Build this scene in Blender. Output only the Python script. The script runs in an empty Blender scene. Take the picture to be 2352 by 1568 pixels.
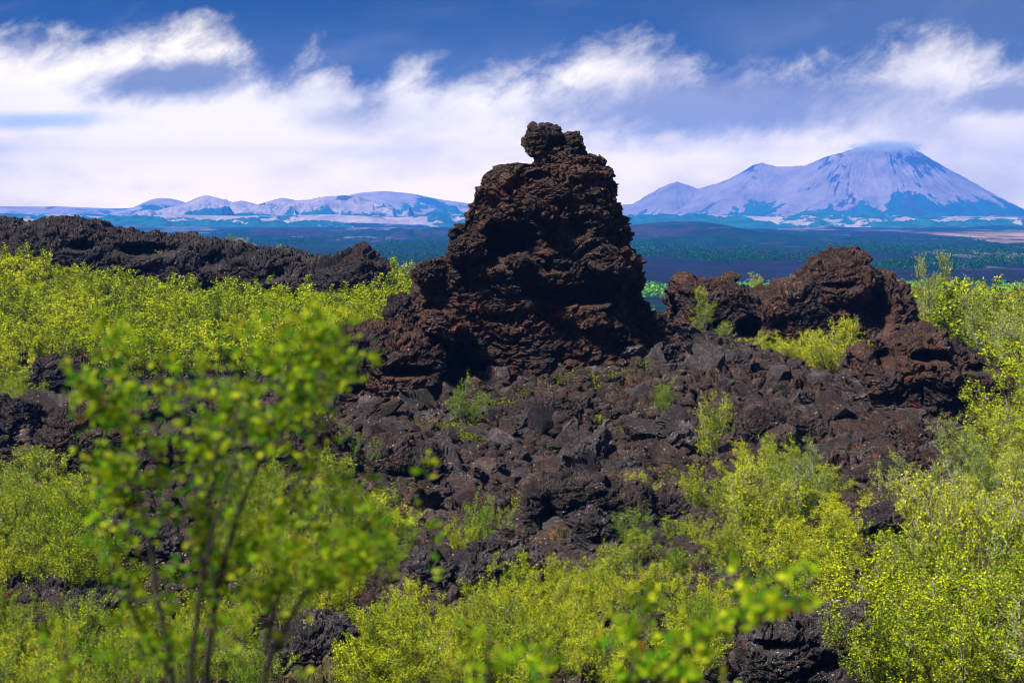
import bpy, math, random
import numpy as np
from mathutils import Vector, Matrix, Euler

# ------------------------------------------------------------------ camera, world, sun, exposure
SC = bpy.context.scene
COL = SC.collection
F = 1991.0                 # focal length in pixels of a 1024 px wide frame
HOR = 212.0                # row of the eye level
cam_d = bpy.data.cameras.new('camera'); cam = bpy.data.objects.new('camera', cam_d); COL.objects.link(cam)
cam_d.sensor_width = 36.0; cam_d.lens = 36.0*F/1024.0
cam_d.clip_start = 0.1; cam_d.clip_end = 60000
PITCH = math.atan((341-HOR)/F)
cam.location = (0, 0, 0); cam.rotation_euler = (math.pi/2-PITCH, 0, 0)
cam_d.dof.use_dof = True; cam_d.dof.focus_distance = 57.0; cam_d.dof.aperture_fstop = 5.0
SC.camera = cam
SC.render.resolution_x = 1024; SC.render.resolution_y = 682
SC.view_settings.view_transform = 'Standard'; SC.view_settings.look = 'None'
SC.view_settings.gamma = 1.0; SC.view_settings.use_curve_mapping = False
EXPO = 1.3
SC.view_settings.exposure = EXPO
cy = SC.cycles
cy.max_bounces = 5; cy.diffuse_bounces = 1; cy.glossy_bounces = 1; cy.transmission_bounces = 2
cy.volume_bounces = 0; cy.transparent_max_bounces = 4; cy.use_denoising = True; cy.denoiser = 'OPENIMAGEDENOISE'; cy.denoising_input_passes = 'RGB_ALBEDO_NORMAL'
cy.sample_clamp_indirect = 4.0; cy.filter_width = 0.95
SC.render.film_transparent = False

SUN_EL, SUN_AZ = math.radians(54), math.radians(240)     # azimuth from +Y clockwise: behind the camera, from the left
sun_dir = Vector((math.sin(SUN_AZ)*math.cos(SUN_EL), math.cos(SUN_AZ)*math.cos(SUN_EL), math.sin(SUN_EL)))
sl = bpy.data.lights.new('sun', 'SUN'); sl.energy = 5.0; sl.angle = math.radians(6); sl.color = (1.0, 0.95, 0.86)
so = bpy.data.objects.new('sun', sl); COL.objects.link(so); so.location = (0, -20, 60)
so.rotation_euler = sun_dir.to_track_quat('Z', 'Y').to_euler()

def srgb(r, g, b, k=1.0):
    f = lambda c: (c/255/12.92 if c/255 <= 0.04045 else ((c/255+0.055)/1.055)**2.4)
    return (f(r)*k, f(g)*k, f(b)*k, 1)

class NT:
    """small helper to write node trees"""
    def __init__(s, tree): s.t = tree; s.n = tree.nodes; s.l = tree.links
    def node(s, typ, **kw):
        n = s.n.new(typ)
        for k, v in kw.items(): setattr(n, k, v)
        return n
    def put(s, sock, v):
        if isinstance(v, bpy.types.NodeSocket): s.l.new(v, sock)
        else: sock.default_value = v
    def math(s, op, a, b=0.0, c=0.0, clamp=False):
        n = s.node('ShaderNodeMath', operation=op, use_clamp=clamp)
        s.put(n.inputs[0], a); s.put(n.inputs[1], b); s.put(n.inputs[2], c); return n.outputs[0]
    def vmath(s, op, a, b=(0, 0, 0)):
        n = s.node('ShaderNodeVectorMath', operation=op); s.put(n.inputs[0], a); s.put(n.inputs[1], b); return n.outputs[0]
    def comb(s, x, y, z):
        n = s.node('ShaderNodeCombineXYZ'); s.put(n.inputs[0], x); s.put(n.inputs[1], y); s.put(n.inputs[2], z); return n.outputs[0]
    def noise(s, vec, scale, detail=4, rough=0.55, dist=0.0):
        n = s.node('ShaderNodeTexNoise'); s.put(n.inputs['Vector'], vec)
        n.inputs['Scale'].default_value = scale; n.inputs['Detail'].default_value = detail
        n.inputs['Roughness'].default_value = rough; n.inputs['Distortion'].default_value = dist; return n.outputs[0]
    def ramp(s, fac, lo, hi, a=0.0, b=1.0):
        n = s.node('ShaderNodeMapRange', interpolation_type='SMOOTHSTEP'); s.put(n.inputs[0], fac)
        n.inputs[1].default_value = lo; n.inputs[2].default_value = hi; n.inputs[3].default_value = a; n.inputs[4].default_value = b
        return n.outputs[0]
    def mix(s, fac, a, b):
        n = s.node('ShaderNodeMix', data_type='RGBA'); s.put(n.inputs[0], fac); s.put(n.inputs[6], a); s.put(n.inputs[7], b); return n.outputs[2]
    def attr(s, name):
        n = s.node('ShaderNodeAttribute', attribute_name=name); return n.outputs['Fac']
    def curve(s, fac, pts):
        n = s.node('ShaderNodeFloatCurve'); c = n.mapping.curves[0]
        while len(c.points) > 2: c.points.remove(c.points[0])
        c.points[0].location = pts[0]; c.points[1].location = pts[-1]
        for p in pts[1:-1]: c.points.new(*p)
        n.mapping.update(); s.put(n.inputs['Value'], fac); return n.outputs[0]

world = bpy.data.worlds.new('World'); SC.world = world; world.use_nodes = True
w = NT(world.node_tree); w.n.clear()
K = 1/2**EXPO
sky = w.node('ShaderNodeTexSky', sky_type='NISHITA', sun_disc=False)
sky.sun_elevation = SUN_EL; sky.sun_rotation = SUN_AZ
tc = w.node('ShaderNodeTexCoord')
nrm = w.vmath('NORMALIZE', tc.outputs['Generated'])
sp = w.node('ShaderNodeSeparateXYZ'); w.l.new(nrm, sp.inputs[0])
az = w.math('ARCTAN2', sp.outputs[0], sp.outputs[1])                 # azimuth, 0 = north (view direction)
el = w.math('ARCSINE', sp.outputs[2])                               # elevation
U = w.math('MULTIPLY', az, 2.0)                                      # about -.5 .. .5 in the view
V = w.math('MULTIPLY', el, 2.0)                                      # 0 .. 0.21 in the view
u01 = w.math('MULTIPLY_ADD', U, 0.9, 0.5, clamp=True)
# wisps lean up to the right: noise in a turned, stretched frame
a_ = math.radians(24)
p1 = w.math('MULTIPLY_ADD', U, math.cos(a_), w.math('MULTIPLY', V, math.sin(a_)))
p2 = w.math('MULTIPLY_ADD', V, math.cos(a_), w.math('MULTIPLY', U, -math.sin(a_)))
pv = w.comb(w.math('MULTIPLY', p1, 1.0), w.math('MULTIPLY', p2, 2.3), 0.3)
n1 = w.noise(pv, 7.0, 7, 0.56, 0.35)
n2 = w.noise(w.comb(w.math('MULTIPLY', p1, 1.0), w.math('MULTIPLY', p2, 1.5), 3.1), 24.0, 9, 0.66, 0.25)
n3 = w.noise(w.comb(U, w.math('MULTIPLY', V, 3.0), 7.7), 4.0, 4, 0.5)
def px(x): return 0.5+0.9*((x-512)/F*2)                              # picture column -> u01
def up(y): return (HOR-y)/F*2                                        # picture row -> V
def crv(pts): return w.math('MULTIPLY', w.curve(u01, [(0, up(pts[0][1])*2)]+[(px(x), up(y)*2) for x, y in pts]+[(1, up(pts[-1][1])*2)]), 0.5)
bnd = crv([(0, 50), (92, 50), (150, 42), (205, 34), (240, 44), (262, 72), (290, 80), (312, 66), (345, 70), (362, 90), (380, 92), (402, 68), (430, 74), (470, 82), (520, 70), (560, 64), (600, 46), (640, 48), (662, 62), (700, 70),
           (800, 73), (860, 68), (900, 48), (950, 46), (976, 64), (1023, 68)])
nn = w.math('ADD', w.math('MULTIPLY', w.math('SUBTRACT', n1, 0.5), 0.06), w.math('MULTIPLY', w.math('SUBTRACT', n2, 0.5), 0.075))
e1 = w.math('ADD', w.math('SUBTRACT', V, bnd), nn)
m_dark = w.ramp(e1, -0.036, 0.022)
def puff(xc, yc, rx, ry, lo=0.0, hi=0.9, tilt=0.0, nz=9.0):
    dx = w.math('SUBTRACT', U, (xc-512)/F*2); dy = w.math('SUBTRACT', V, up(yc)); dy = w.math('SUBTRACT', dy, w.math('MULTIPLY', dx, tilt))
    a = w.math('POWER', w.math('ABSOLUTE', w.math('DIVIDE', dx, rx/F*2)), 2.0); b = w.math('POWER', w.math('ABSOLUTE', w.math('DIVIDE', dy, ry/F*2)), 2.0)
    v = w.math('SUBTRACT', 1.0, w.math('SQRT', w.math('ADD', a, b))); return w.ramp(w.math('ADD', v, w.math('MULTIPLY', nn, nz)), lo, hi)
white = (K*2.0, K*1.7, K*1.2, 1); low = (K*4.0, K*3.0, K*1.35, 1); grey = (K*.43, K*.37, K*.38, 1); dark = (K*.125, K*.140, K*.215, 1); deep = (K*.022, K*.038, K*.125, 1); blue = (K*.45, K*.75, K*.95, 1)
base = w.mix(w.ramp(V, 0.03, 0.12), low, white)
base = w.mix(w.math('MULTIPLY', w.ramp(w.math('ADD', n3, w.math('MULTIPLY', nn, 2.0)), 0.46, 0.70), 0.40), base, grey)
base = w.mix(w.math('MULTIPLY', w.ramp(w.math('ADD', w.math('ABSOLUTE', w.math('SUBTRACT', U, -0.05)), w.math('MULTIPLY', w.math('SUBTRACT', n3, 0.5), 0.3)), 0.36, 0.6), 0.28), base, grey)
base = w.mix(w.math('MULTIPLY', puff(40, 124, 110, 13, 0.0, 0.8, 0.02, 5), 0.65), base, blue)
base = w.mix(w.math('MULTIPLY', puff(345, 122, 70, 22), 0.45), base, grey)
c1 = w.mix(w.math('MULTIPLY', puff(720, 106, 250, 46, -0.1, 0.65, 0.05, 11), 0.9), base, grey)
c1 = w.mix(w.math('MULTIPLY', puff(1010, 100, 85, 24, 0.0, 0.6, 0.1), 0.85), c1, grey)
c1 = w.mix(w.math('MULTIPLY', puff(180, 80, 120, 27, -0.1, 0.7, 0.10, 13), 0.85), c1, dark)
darkc = w.mix(w.ramp(w.math('ADD', w.math('MULTIPLY', n3, 0.9), w.math('MULTIPLY_ADD', U, -0.35, w.math('MULTIPLY', V, 1.8))), 0.52, 0.98), dark, deep)
darkc = w.mix(w.math('MULTIPLY', w.ramp(n1, 0.5, 0.75), 0.35), darkc, grey)
c2 = w.mix(m_dark, c1, darkc)
skyc = w.vmath('SCALE', sky.outputs[0]); w.n[-1].inputs['Scale'].default_value = 0.06
c2 = w.mix(w.ramp(w.math('ABSOLUTE', U), 1.3, 2.4, 0.0, 0.8), c2, deep)  # made-up dark cloud over the unseen sky behind, cutting ambient on camera-facing sides
col = w.mix(w.ramp(el, 0.25, 0.9, 0.0, 0.6), c2, skyc)
bg = w.node('ShaderNodeBackground'); w.l.new(col, bg.inputs['Color']); bg.inputs['Strength'].default_value = 1.0
wo = w.node('ShaderNodeOutputWorld'); w.l.new(bg.outputs[0], wo.inputs['Surface'])

# ------------------------------------------------------------------ numeric helpers
rng = np.random.default_rng(7)
random.seed(7)
M32 = np.uint32(0xffffffff)
def _h(ix, iy, iz, seed):
    h = (ix.astype(np.int64)*73856093 ^ iy.astype(np.int64)*19349663 ^ iz.astype(np.int64)*83492791 ^ (seed*2654435761 & 0x7fffffff)).astype(np.uint32)
    h ^= h >> np.uint32(16); h *= np.uint32(0x7feb352d); h ^= h >> np.uint32(15); h *= np.uint32(0x846ca68b); h ^= h >> np.uint32(16)
    return h
def _f(h, k):
    h = (h ^ np.uint32((k*0x9E3779B1) & 0xffffffff)); h *= np.uint32(0x85ebca6b); h ^= h >> np.uint32(13); h *= np.uint32(0xc2b2ae35); h ^= h >> np.uint32(16)
    return h.astype(np.float32)/np.float32(4294967296.0)
def vnoise(P, seed=0):
    """smooth value noise -1..1 of N x 3 points"""
    I = np.floor(P); Fr = (P-I).astype(np.float32); I = I.astype(np.int64); S = Fr*Fr*Fr*(Fr*(Fr*6-15)+10)
    r = 0
    for dx in (0, 1):
        wx = S[:, 0] if dx else 1-S[:, 0]
        for dy in (0, 1):
            wy = wx*(S[:, 1] if dy else 1-S[:, 1])
            for dz in (0, 1):
                wz = wy*(S[:, 2] if dz else 1-S[:, 2])
                r = r+wz*_f(_h(I[:, 0]+dx, I[:, 1]+dy, I[:, 2]+dz, seed), 1)
    return r*2-1
def fbm(P, seed=0, octv=4, gain=0.5, lac=2.03):
    r = 0; a = 1.0
    for o in range(octv):
        r = r+a*vnoise(P*lac**o+17.3*o, seed+o); a *= gain
    return r
def voro(P, seed=0, flat2d=False):
    """F1, F2, id hash, vector to the nearest cell point"""
    N = len(P); F1 = np.full(N, 9e9, np.float32); F2 = F1.copy(); ID = np.zeros(N, np.uint32); D = np.zeros((N, 3), np.float32)
    CH = 150000
    for s in range(0, N, CH):
        Q = P[s:s+CH]; I = np.floor(Q).astype(np.int64); f1 = F1[s:s+CH]; f2 = F2[s:s+CH]; idd = ID[s:s+CH]; dd = D[s:s+CH]
        for dx in (-1, 0, 1):
            for dy in (-1, 0, 1):
                for dz in ((0,) if flat2d else (-1, 0, 1)):
                    J0 = I[:, 0]+dx; J1 = I[:, 1]+dy; J2 = I[:, 2]+dz
                    h = _h(J0, J1, J2, seed)
                    v = np.stack([Q[:, 0]-J0-_f(h, 1), Q[:, 1]-J1-_f(h, 2), (Q[:, 2]-J2-_f(h, 3)) if not flat2d else 0*Q[:, 2]], 1).astype(np.float32)
                    d = np.sqrt((v*v).sum(1)); c = d < f1
                    f2[:] = np.where(c, f1, np.minimum(f2, d)); f1[c] = d[c]; idd[c] = h[c]; dd[c] = v[c]
    return F1, F2, ID, D
def rot(ax, ang):
    return np.array(Matrix.Rotation(ang, 3, ax))
def slabs(P, seed, size, amp, flat=0.4, tilt=0.9, crev=0.7, tl=0.15):
    """broken slabs and blocks: every cell steps in or out and leans its own way"""
    R = rot('Y', tl)@rot('X', -tl*0.7)
    Q = (P@R.T)/np.array([size, size, size*flat])
    F1, F2, ID, D = voro(Q, seed)
    off = (_f(ID, 5)-0.5)*2*amp
    t = np.stack([_f(ID, 6), _f(ID, 7), _f(ID, 8)], 1)*2-1
    off = off+amp*tilt*(t*D).sum(1)
    g = np.clip((F2-F1)/0.16, 0, 1)
    return off-amp*crev*(1-g)**2
def lava_disp(P, seed, s=1.0, lod=3, flat=0.45):
    """displacement (m) of rough broken lava; s scales the sizes"""
    W = P+0.25*s*np.stack([vnoise(P/(0.9*s)+5, seed+1), vnoise(P/(0.9*s)+35, seed+2), vnoise(P/(0.9*s)+65, seed+3)], 1)
    W = W+0.05*s*np.stack([vnoise(P/(0.16*s)+5, seed+4), vnoise(P/(0.16*s)+35, seed+5), vnoise(P/(0.16*s)+65, seed+6)], 1)
    d = slabs(W, seed+10, 1.25*s, 0.17*s, flat)
    if lod > 1: d = d+slabs(W, seed+20, 0.50*s, 0.095*s, flat*1.15)
    if lod > 2: d = d+slabs(W, seed+30, 0.20*s, 0.056*s, 0.6)
    d = d+0.02*s*fbm(P/(0.10*s), seed+40, 2)
    return d

def mesh_obj(name, V, Fc, mat, parent=None, smooth=False, attrs=None, uv=None):
    me = bpy.data.meshes.new(name)
    V = np.asarray(V, np.float32); Fc = np.asarray(Fc, np.int32); n, k = Fc.shape
    me.vertices.add(len(V)); me.vertices.foreach_set('co', V.ravel())
    me.loops.add(n*k); me.loops.foreach_set('vertex_index', Fc.ravel())
    me.polygons.add(n); me.polygons.foreach_set('loop_start', np.arange(0, n*k, k, dtype=np.int32))
    me.polygons.foreach_set('loop_total', np.full(n, k, np.int32))
    if smooth: me.polygons.foreach_set('use_smooth', np.ones(n, bool))
    if attrs:
        for an, av in attrs.items():
            a = me.attributes.new(an, 'FLOAT', 'POINT'); a.data.foreach_set('value', np.asarray(av, np.float32))
    me.update(calc_edges=True)
    me.materials.append(mat)
    if not smooth:
        me.polygons.foreach_set('use_smooth', np.zeros(n, bool))
    o = bpy.data.objects.new(name, me); COL.objects.link(o)
    if parent: o.parent = parent
    return o
def tag(o, label=None, cat=None, group=None, kind=None):
    if label: o['label'] = label
    if cat: o['category'] = cat
    if group: o['group'] = group
    if kind: o['kind'] = kind
    return o
def empty(name, loc=(0, 0, 0), rz=0.0, sc=1.0):
    o = bpy.data.objects.new(name, None); COL.objects.link(o); o.location = loc; o.rotation_euler = (0, 0, rz); o.scale = (sc, sc, sc)
    o.empty_display_size = 0.2
    return o
def grid_faces(nr, nc, wrap=False):
    i = np.arange(nr-1)[:, None]; j = np.arange(nc if wrap else nc-1)[None, :]
    j2 = (j+1) % nc
    a = i*nc+j; b = i*nc+j2; c = (i+1)*nc+j2; d = (i+1)*nc+j
    return np.stack([a, b, c, d], -1).reshape(-1, 4)
def grid_normals(G, wrap=False):
    """normals of a grid nr x nc x 3"""
    du = np.gradient(G, axis=1) if not wrap else (np.roll(G, -1, 1)-np.roll(G, 1, 1))
    dv = np.gradient(G, axis=0)
    n = np.cross(du, dv); l = np.linalg.norm(n, axis=2, keepdims=True); return n/np.maximum(l, 1e-9)
def X(px_, d): return (px_-512)/F*d
def Z(py_, d): return -(py_-HOR)/F*d
def S(vx): return vx*1024/2352.0          # working scale of my notes

# ------------------------------------------------------------------ materials
def new_mat(name):
    m = bpy.data.materials.new(name); m.use_nodes = True; t = NT(m.node_tree); t.n.clear()
    b = t.node('ShaderNodeBsdfPrincipled'); o = t.node('ShaderNodeOutputMaterial'); t.l.new(b.outputs[0], o.inputs[0])
    return m, t, b, o
def lava_mat(name, brown, grey, rust=0.5, s=1.0, lich=0.62, greyamt=0.5):
    m, t, b, o = new_mat(name)
    g = t.node('ShaderNodeNewGeometry'); P = g.outputs['Position']
    n1 = t.noise(P, 0.9/s, 5, 0.6); n2 = t.noise(P, 9.0/s, 6, 0.7); n3 = t.noise(P, 30/s, 3, 0.7)
    c = t.mix(t.ramp(t.math('ADD', t.math('MULTIPLY', n1, 0.5), t.math('MULTIPLY', n2, 0.6)), 0.62-greyamt*0.22, 0.78-greyamt*0.2), brown, grey)
    c = t.mix(t.ramp(n3, 0.38, 0.62, 0.85, 0.0), c, (brown[0]*0.25, brown[1]*0.25, brown[2]*0.28, 1))
    c = t.mix(t.ramp(t.noise(P, 0.55/s, 5, 0.65), 0.40, 0.62, 0.75, 0.0), c, (0.016, 0.012, 0.012, 1))
    r1 = t.noise(P, 1.3/s, 3, 0.6); r2 = t.noise(P, 7/s, 3, 0.7)
    ru = t.math('MULTIPLY', t.ramp(r1, 0.60, 0.68), t.ramp(r2, 0.50, 0.60))
    c = t.mix(t.math('MULTIPLY', ru, rust), c, (0.28, 0.030, 0.008, 1))
    v = t.node('ShaderNodeTexVoronoi'); t.l.new(P, v.inputs['Vector']); v.inputs['Scale'].default_value = 9/s
    l1 = t.math('MULTIPLY', t.ramp(v.outputs['Distance'], 0.30, 0.12), t.ramp(t.noise(P, 2.2/s, 4, 0.7), lich-0.08, lich+0.04))
    sz = t.node('ShaderNodeSeparateXYZ'); t.l.new(g.outputs['Normal'], sz.inputs[0])
    l1 = t.math('MULTIPLY', l1, t.ramp(sz.outputs[2], 0.1, 0.6))
    c = t.mix(l1, c, (0.50, 0.47, 0.46, 1))
    l2 = t.math('MULTIPLY', t.ramp(t.noise(P, 22/s, 3, 0.7), 0.62, 0.70), t.ramp(sz.outputs[2], 0.0, 0.5, 0.2, 0.9))
    c = t.mix(l2, c, (0.40, 0.35, 0.34, 1))
    t.l.new(c, b.inputs['Base Color']); b.inputs['Roughness'].default_value = 0.62
    b.inputs['Specular IOR Level'].default_value = 0.18
    bp = t.node('ShaderNodeBump'); bp.inputs['Strength'].default_value = 1.0; bp.inputs['Distance'].default_value = 0.09*s
    t.l.new(t.math('ADD', n3, t.math('MULTIPLY', n2, 1.4)), bp.inputs['Height']); t.l.new(bp.outputs[0], b.inputs['Normal'])
    return m
BR = (0.105, 0.048, 0.024, 1); GR = (0.17, 0.125, 0.108, 1)
M_pillar = lava_mat('brown_lava', BR, GR, 0.9, 1.0, 0.64, 0.30)
M_scree = lava_mat('scree_lava', (0.052, 0.026, 0.015, 1), (0.150, 0.106, 0.090, 1), 0.5, 0.8, 0.60, 0.62)
M_ridge = lava_mat('ridge_lava', (0.040, 0.023, 0.018, 1), (0.110, 0.086, 0.090, 1), 0.25, 1.2, 0.64, 0.5)
M_fore = lava_mat('grey_lava', (0.045, 0.030, 0.025, 1), (0.17, 0.145, 0.15, 1), 0.4, 0.6, 0.58, 0.7)

def leaf_mat(name, ca, cb, cc, warm=0.04, trans=0.32):
    m, t, b, o = new_mat(name)
    v = t.attr('var'); oi = t.node('ShaderNodeObjectInfo')
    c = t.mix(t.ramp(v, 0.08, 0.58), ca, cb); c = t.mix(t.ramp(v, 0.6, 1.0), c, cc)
    c = t.mix(t.ramp(v, 1.0-warm*0.5, 1.0-warm*0.5+0.01), c, (0.28, 0.10, 0.012, 1))
    hs = t.node('ShaderNodeHueSaturation'); t.l.new(c, hs.inputs['Color'])
    t.l.new(t.math('MULTIPLY_ADD', oi.outputs['Random'], 0.55, 0.70), hs.inputs['Value'])
    t.l.new(t.math('MULTIPLY_ADD', oi.outputs['Random'], -0.028, 0.518), hs.inputs['Hue'])
    t.l.new(hs.outputs[0], b.inputs['Base Color']); b.inputs['Roughness'].default_value = 0.6
    b.inputs['Specular IOR Level'].default_value = 0.03
    tr = t.node('ShaderNodeBsdfTranslucent'); t.l.new(hs.outputs[0], tr.inputs['Color'])
    mx = t.node('ShaderNodeMixShader'); mx.inputs[0].default_value = trans
    t.l.new(b.outputs[0], mx.inputs[1]); t.l.new(tr.outputs[0], mx.inputs[2]); t.l.new(mx.outputs[0], o.inputs[0])
    return m
M_leaf = leaf_mat('birch_leaf', (0.035, 0.075, 0.001, 1), (0.39, 0.46, 0.001, 1), (0.62, 0.66, 0.002, 1))  # near-black first tone paints the shade of crown gaps into random leaves
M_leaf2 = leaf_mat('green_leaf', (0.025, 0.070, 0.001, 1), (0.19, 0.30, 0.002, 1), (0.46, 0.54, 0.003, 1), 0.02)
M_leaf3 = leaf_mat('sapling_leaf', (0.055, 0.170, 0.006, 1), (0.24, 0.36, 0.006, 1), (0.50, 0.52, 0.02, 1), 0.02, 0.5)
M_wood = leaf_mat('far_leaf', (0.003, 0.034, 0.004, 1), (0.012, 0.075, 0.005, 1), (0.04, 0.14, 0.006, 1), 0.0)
def bark_mat(name, a, b_):
    m, t, b, o = new_mat(name); g = t.node('ShaderNodeNewGeometry')
    c = t.mix(t.ramp(t.noise(g.outputs['Position'], 14, 4, 0.6), 0.4, 0.62), a, b_)
    t.l.new(c, b.inputs['Base Color']); b.inputs['Roughness'].default_value = 0.8
    return m
M_bark = bark_mat('grey_bark', (0.05, 0.036, 0.03, 1), (0.15, 0.13, 0.13, 1))
M_pale = bark_mat('pale_bark', (0.09, 0.07, 0.07, 1), (0.34, 0.31, 0.33, 1))
M_dark = bark_mat('dark_bark', (0.006, 0.004, 0.003, 1), (0.014, 0.009, 0.007, 1))

# ------------------------------------------------------------------ terrain
# (picture column, distance m, height m): bare ground as read off the photograph, shrub height taken off
G = []
for p in (-150, 60, 220, 360): G += [(p, 18, -4.9), (p, 28, -7.0), (p, 34, -7.05)]
for p in (500, 700, 860, 1150): G += [(p, 18, -4.9), (p, 28, -7.1), (p, 33, -7.2)]
for p in (-150, 60, 220, 350): G += [(p, 38, -6.9), (p, 43, -6.4), (p, 48, -5.9), (p, 53, -5.6), (p, 59, -5.9), (p, 67, -5.9), (p, 76, -5.5), (p, 90, -4.9 if p > 200 else -4.2), (p, 104, -4.2 if p > 200 else -3.2), (p, 116, -4.8), (p, 130, -8)]
G += [(560, 37, -7.6), (560, 44, -7.6), (560, 50, -7.15), (560, 54, -6.2), (560, 57, -5.1), (560, 60, -4.3), (560, 66, -4.2), (560, 75, -4.6), (560, 95, -5.0), (560, 130, -9)]
G += [(450, 44, -7.3), (440, 50, -6.6), (430, 55, -5.5), (420, 60, -4.5), (400, 66, -4.6), (400, 80, -4.6), (410, 95, -3.9)]
G += [(660, 60, -3.9), (740, 59, -4.5), (860, 57, -5.5), (960, 53, -6.1), (660, 54, -5.6), (750, 50, -6.1), (750, 44, -6.8), (760, 37, -7.3),
      (860, 50, -6.2), (860, 43, -6.7), (950, 46, -6.2), (950, 38, -6.8), (1080, 50, -6.6), (1080, 40, -6.9),
      (820, 63, -5.9), (655, 61.5, -3.3), (700, 60.5, -3.9), (700, 67, -4.3), (690, 76, -4.0), (780, 72, -5.2), (860, 70, -5.6), (950, 64, -6.2), (1050, 64, -6.4), (1120, 72, -6.2),
      (980, 78, -5.9), (1060, 88, -5.4), (900, 92, -5.5), (780, 90, -6.0), (680, 95, -6.0), (1120, 100, -6.0), (900, 115, -8.0), (1080, 130, -10), (750, 130, -10)]
G = np.array(G, float); GX = (G[:, 0]-512)/F*G[:, 1]; GY = G[:, 1]; GZ = G[:, 2]
gp = np.stack([GX, GY], 1)/np.array([14.0, 14.0])
def _k(r): return np.sqrt(r*r+0.35)
Am = _k(np.linalg.norm(gp[:, None]-gp[None], axis=2))
_plane = np.stack([np.ones(len(gp)), gp[:, 0], gp[:, 1]], 1)
AA = np.block([[Am+np.eye(len(gp))*(-0.02), _plane], [_plane.T, np.zeros((3, 3))]])
wts = np.linalg.solve(AA, np.concatenate([GZ, np.zeros(3)]))
def far_z(y):
    return np.interp(y, [110, 140, 200, 300, 450, 620, 1500, 3000, 5000, 9000, 18000], [-5.5, -10, -15.5, -20, -23.5, -25, -25, -25.5, -25.5, -25, -30])
def near_z(x, y):
    shp = np.shape(x); x = np.ravel(np.asarray(x, float)); y = np.ravel(np.asarray(y, float)); out = np.empty(len(x))
    for s in range(0, len(x), 60000):
        q = np.stack([x[s:s+60000], y[s:s+60000]], 1)/14.0
        yy = np.clip(q[:, 1], 16/14, 140/14); xx = np.clip(q[:, 0], -0.42*yy, 0.42*yy); q = np.stack([xx, yy], 1)
        r = np.linalg.norm(q[:, None]-gp[None], axis=2)
        out[s:s+60000] = _k(r)@wts[:-3]+wts[-3]+q@wts[-2:]
    # the near slope down from where the camera stands
    nb = np.interp(y, [-20, 2, 6, 12, 18], [-1.6, -1.75, -2.2, -3.6, -4.9])
    t = np.clip((y-14)/8, 0, 1); out = nb*(1-t)+out*t
    t = np.clip((y-112)/28, 0, 1); t = t*t*(3-2*t)
    return (out*(1-t)+far_z(y)*t).reshape(shp)
def ground_z(x, y): return float(near_z(np.array([x]), np.array([y]))[0])

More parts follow.
